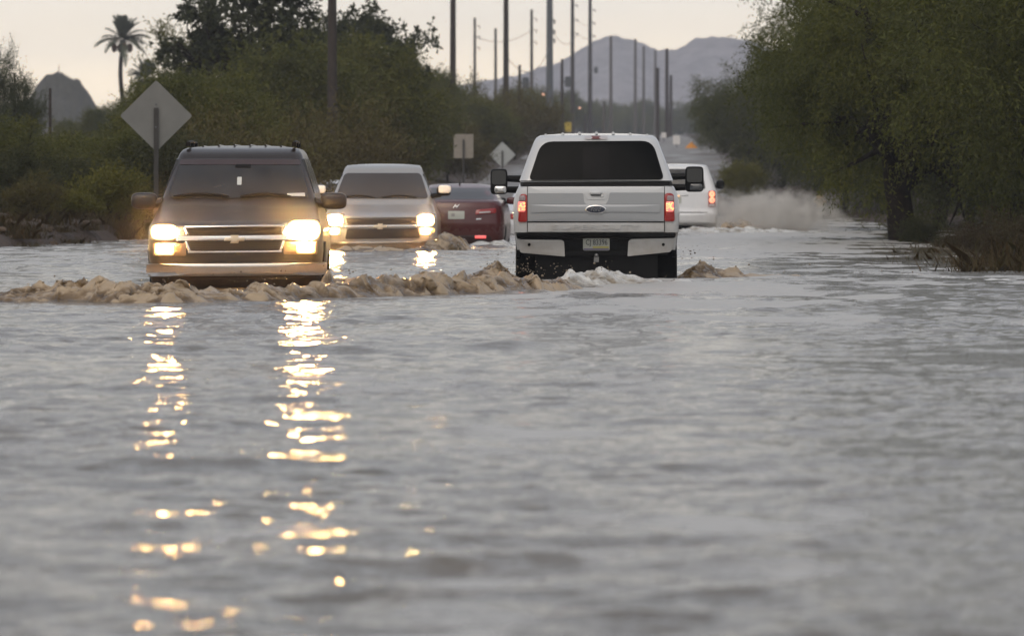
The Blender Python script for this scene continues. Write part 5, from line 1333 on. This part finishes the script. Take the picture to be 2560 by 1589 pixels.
# thin volumes added round the two oncoming vehicles to make their headlights glow
spray('glow_mist', (-3.05, 61.4, .62), (2.1, 1.5, 1.0), .022, 5.0, (.95, .93, .9), .72, -.1, .75, .5, .8)
spray('glow_mist', (-2.3, 97.6, .55), (2.1, 1.5, 1.0), .009, 8.0, (.95, .93, .9), .72, -.1, .75, .5, .8)

# ------------------------------------------------------------------ sky, sun, camera
w = bpy.data.worlds.new('World'); S.world = w; w.use_nodes = True
nt = w.node_tree; bg = nt.nodes['Background']
SUN_EL, SUN_AZ = R(48), R(200)
sky = N(nt, 'ShaderNodeTexSky', sky_type='NISHITA'); sky.sun_disc = False; sky.sun_elevation = SUN_EL; sky.sun_rotation = SUN_AZ
sky.dust_density = 6.0; sky.air_density = 1.0
nt.links.new(sky.outputs[0], bg.inputs[0]); bg.inputs[1].default_value = .05  # physical sky under the cloud deck
tc = N(nt, 'ShaderNodeTexCoord'); sp = N(nt, 'ShaderNodeSeparateXYZ'); nt.links.new(tc.outputs['Generated'], sp.inputs[0])
mpz = N(nt, 'ShaderNodeMapping'); mpz.inputs['Scale'].default_value = (2.2, 2.2, 26)
nt.links.new(tc.outputs['Generated'], mpz.inputs[0])
cl = N(nt, 'ShaderNodeTexNoise', Scale=1.6, Detail=7.0, Roughness=.55); nt.links.new(mpz.outputs[0], cl.inputs['Vector'])
off = N(nt, 'ShaderNodeMath', operation='MULTIPLY_ADD'); off.inputs[1].default_value = .05; nt.links.new(cl.outputs[0], off.inputs[0]); nt.links.new(sp.outputs[2], off.inputs[2])
cr = N(nt, 'ShaderNodeValToRGB'); nt.links.new(off.outputs[0], cr.inputs[0])
e = cr.color_ramp.elements
e[0].position = .0; e[0].color = (1.98, 1.62, 1.14, 1)
e[1].position = 1; e[1].color = (.45, .46, .48, 1)
for p_, c_ in ((.042, (1.92, 1.62, 1.20)), (.062, (1.5, 1.36, 1.14)), (.11, (.80, .77, .70)), (.2, (.57, .57, .585)), (.5, (.44, .445, .465))):
    k = e.new(p_); k.color = (*c_, 1)
# brighter cool overcast behind the viewer
bk = N(nt, 'ShaderNodeMapRange'); nt.links.new(sp.outputs[1], bk.inputs[0]); bk.inputs[1].default_value = .25; bk.inputs[2].default_value = -.7; bk.inputs[3].default_value = 0; bk.inputs[4].default_value = 1
mx = N(nt, 'ShaderNodeMix', data_type='RGBA'); nt.links.new(bk.outputs[0], mx.inputs[0]); nt.links.new(cr.outputs[0], mx.inputs[6]); mx.inputs[7].default_value = (.655, .645, .62, 1)
mpc = N(nt, 'ShaderNodeMapping'); mpc.inputs['Scale'].default_value = (2.0, 2.0, 5.5); nt.links.new(tc.outputs['Generated'], mpc.inputs[0])
c2 = N(nt, 'ShaderNodeTexNoise', Scale=1.7, Detail=5.0, Roughness=.5); nt.links.new(mpc.outputs[0], c2.inputs['Vector'])
cm = N(nt, 'ShaderNodeMapRange'); nt.links.new(c2.outputs[0], cm.inputs[0]); cm.inputs[1].default_value = .33; cm.inputs[2].default_value = .67; cm.inputs[3].default_value = .72; cm.inputs[4].default_value = 1.28
hz = N(nt, 'ShaderNodeMapRange'); nt.links.new(sp.outputs[2], hz.inputs[0]); hz.inputs[1].default_value = .02; hz.inputs[2].default_value = .09; hz.inputs[3].default_value = .12; hz.inputs[4].default_value = 1
cx_ = N(nt, 'ShaderNodeMix', data_type='RGBA', blend_type='MULTIPLY'); nt.links.new(hz.outputs[0], cx_.inputs[0]); nt.links.new(mx.outputs[2], cx_.inputs[6]); nt.links.new(cm.outputs[0], cx_.inputs[7])
bg2 = N(nt, 'ShaderNodeBackground'); nt.links.new(cx_.outputs[2], bg2.inputs[0]); bg2.inputs[1].default_value = .85
ads = N(nt, 'ShaderNodeAddShader'); nt.links.new(bg.outputs[0], ads.inputs[0]); nt.links.new(bg2.outputs[0], ads.inputs[1])
nt.links.new(ads.outputs[0], nt.nodes['World Output'].inputs[0])

sl = bpy.data.lights.new('sun', 'SUN'); sl.energy = .3; sl.angle = R(40); sl.color = (1, .93, .82)
so = bpy.data.objects.new('sun', sl); link(so)
d = Vector((math.sin(SUN_AZ) * math.cos(SUN_EL), math.cos(SUN_AZ) * math.cos(SUN_EL), math.sin(SUN_EL)))
so.rotation_euler = (-d).to_track_quat('-Z', 'Y').to_euler(); so.location = d * 60

cd = bpy.data.cameras.new('camera'); co = bpy.data.objects.new('camera', cd); link(co)
cd.sensor_width = 36; cd.lens = 36 * F / 2560
cd.clip_start = .5; cd.clip_end = 9000
pitch = math.atan((794.5 - HY) / F)
co.location = (0, 0, CAMH); co.rotation_euler = (math.pi / 2 - pitch, 0, 0)
cd.dof.use_dof = True; cd.dof.focus_distance = 66; cd.dof.aperture_fstop = 4.8; cd.dof.aperture_blades = 0
S.camera = co

S.view_settings.view_transform = 'Standard'; S.view_settings.look = 'None'; S.view_settings.exposure = 0; S.view_settings.gamma = 1
S.render.engine = 'CYCLES'
cy = S.cycles
cy.max_bounces = 7; cy.diffuse_bounces = 3; cy.glossy_bounces = 3; cy.transmission_bounces = 3; cy.volume_bounces = 1; cy.transparent_max_bounces = 6
cy.use_denoising = True; cy.denoiser = 'OPENIMAGEDENOISE'
cy.sample_clamp_indirect = 6.0; cy.sample_clamp_direct = 0
cy.caustics_reflective = False; cy.caustics_refractive = False
cy.volume_step_rate = 2.0; cy.volume_max_steps = 128
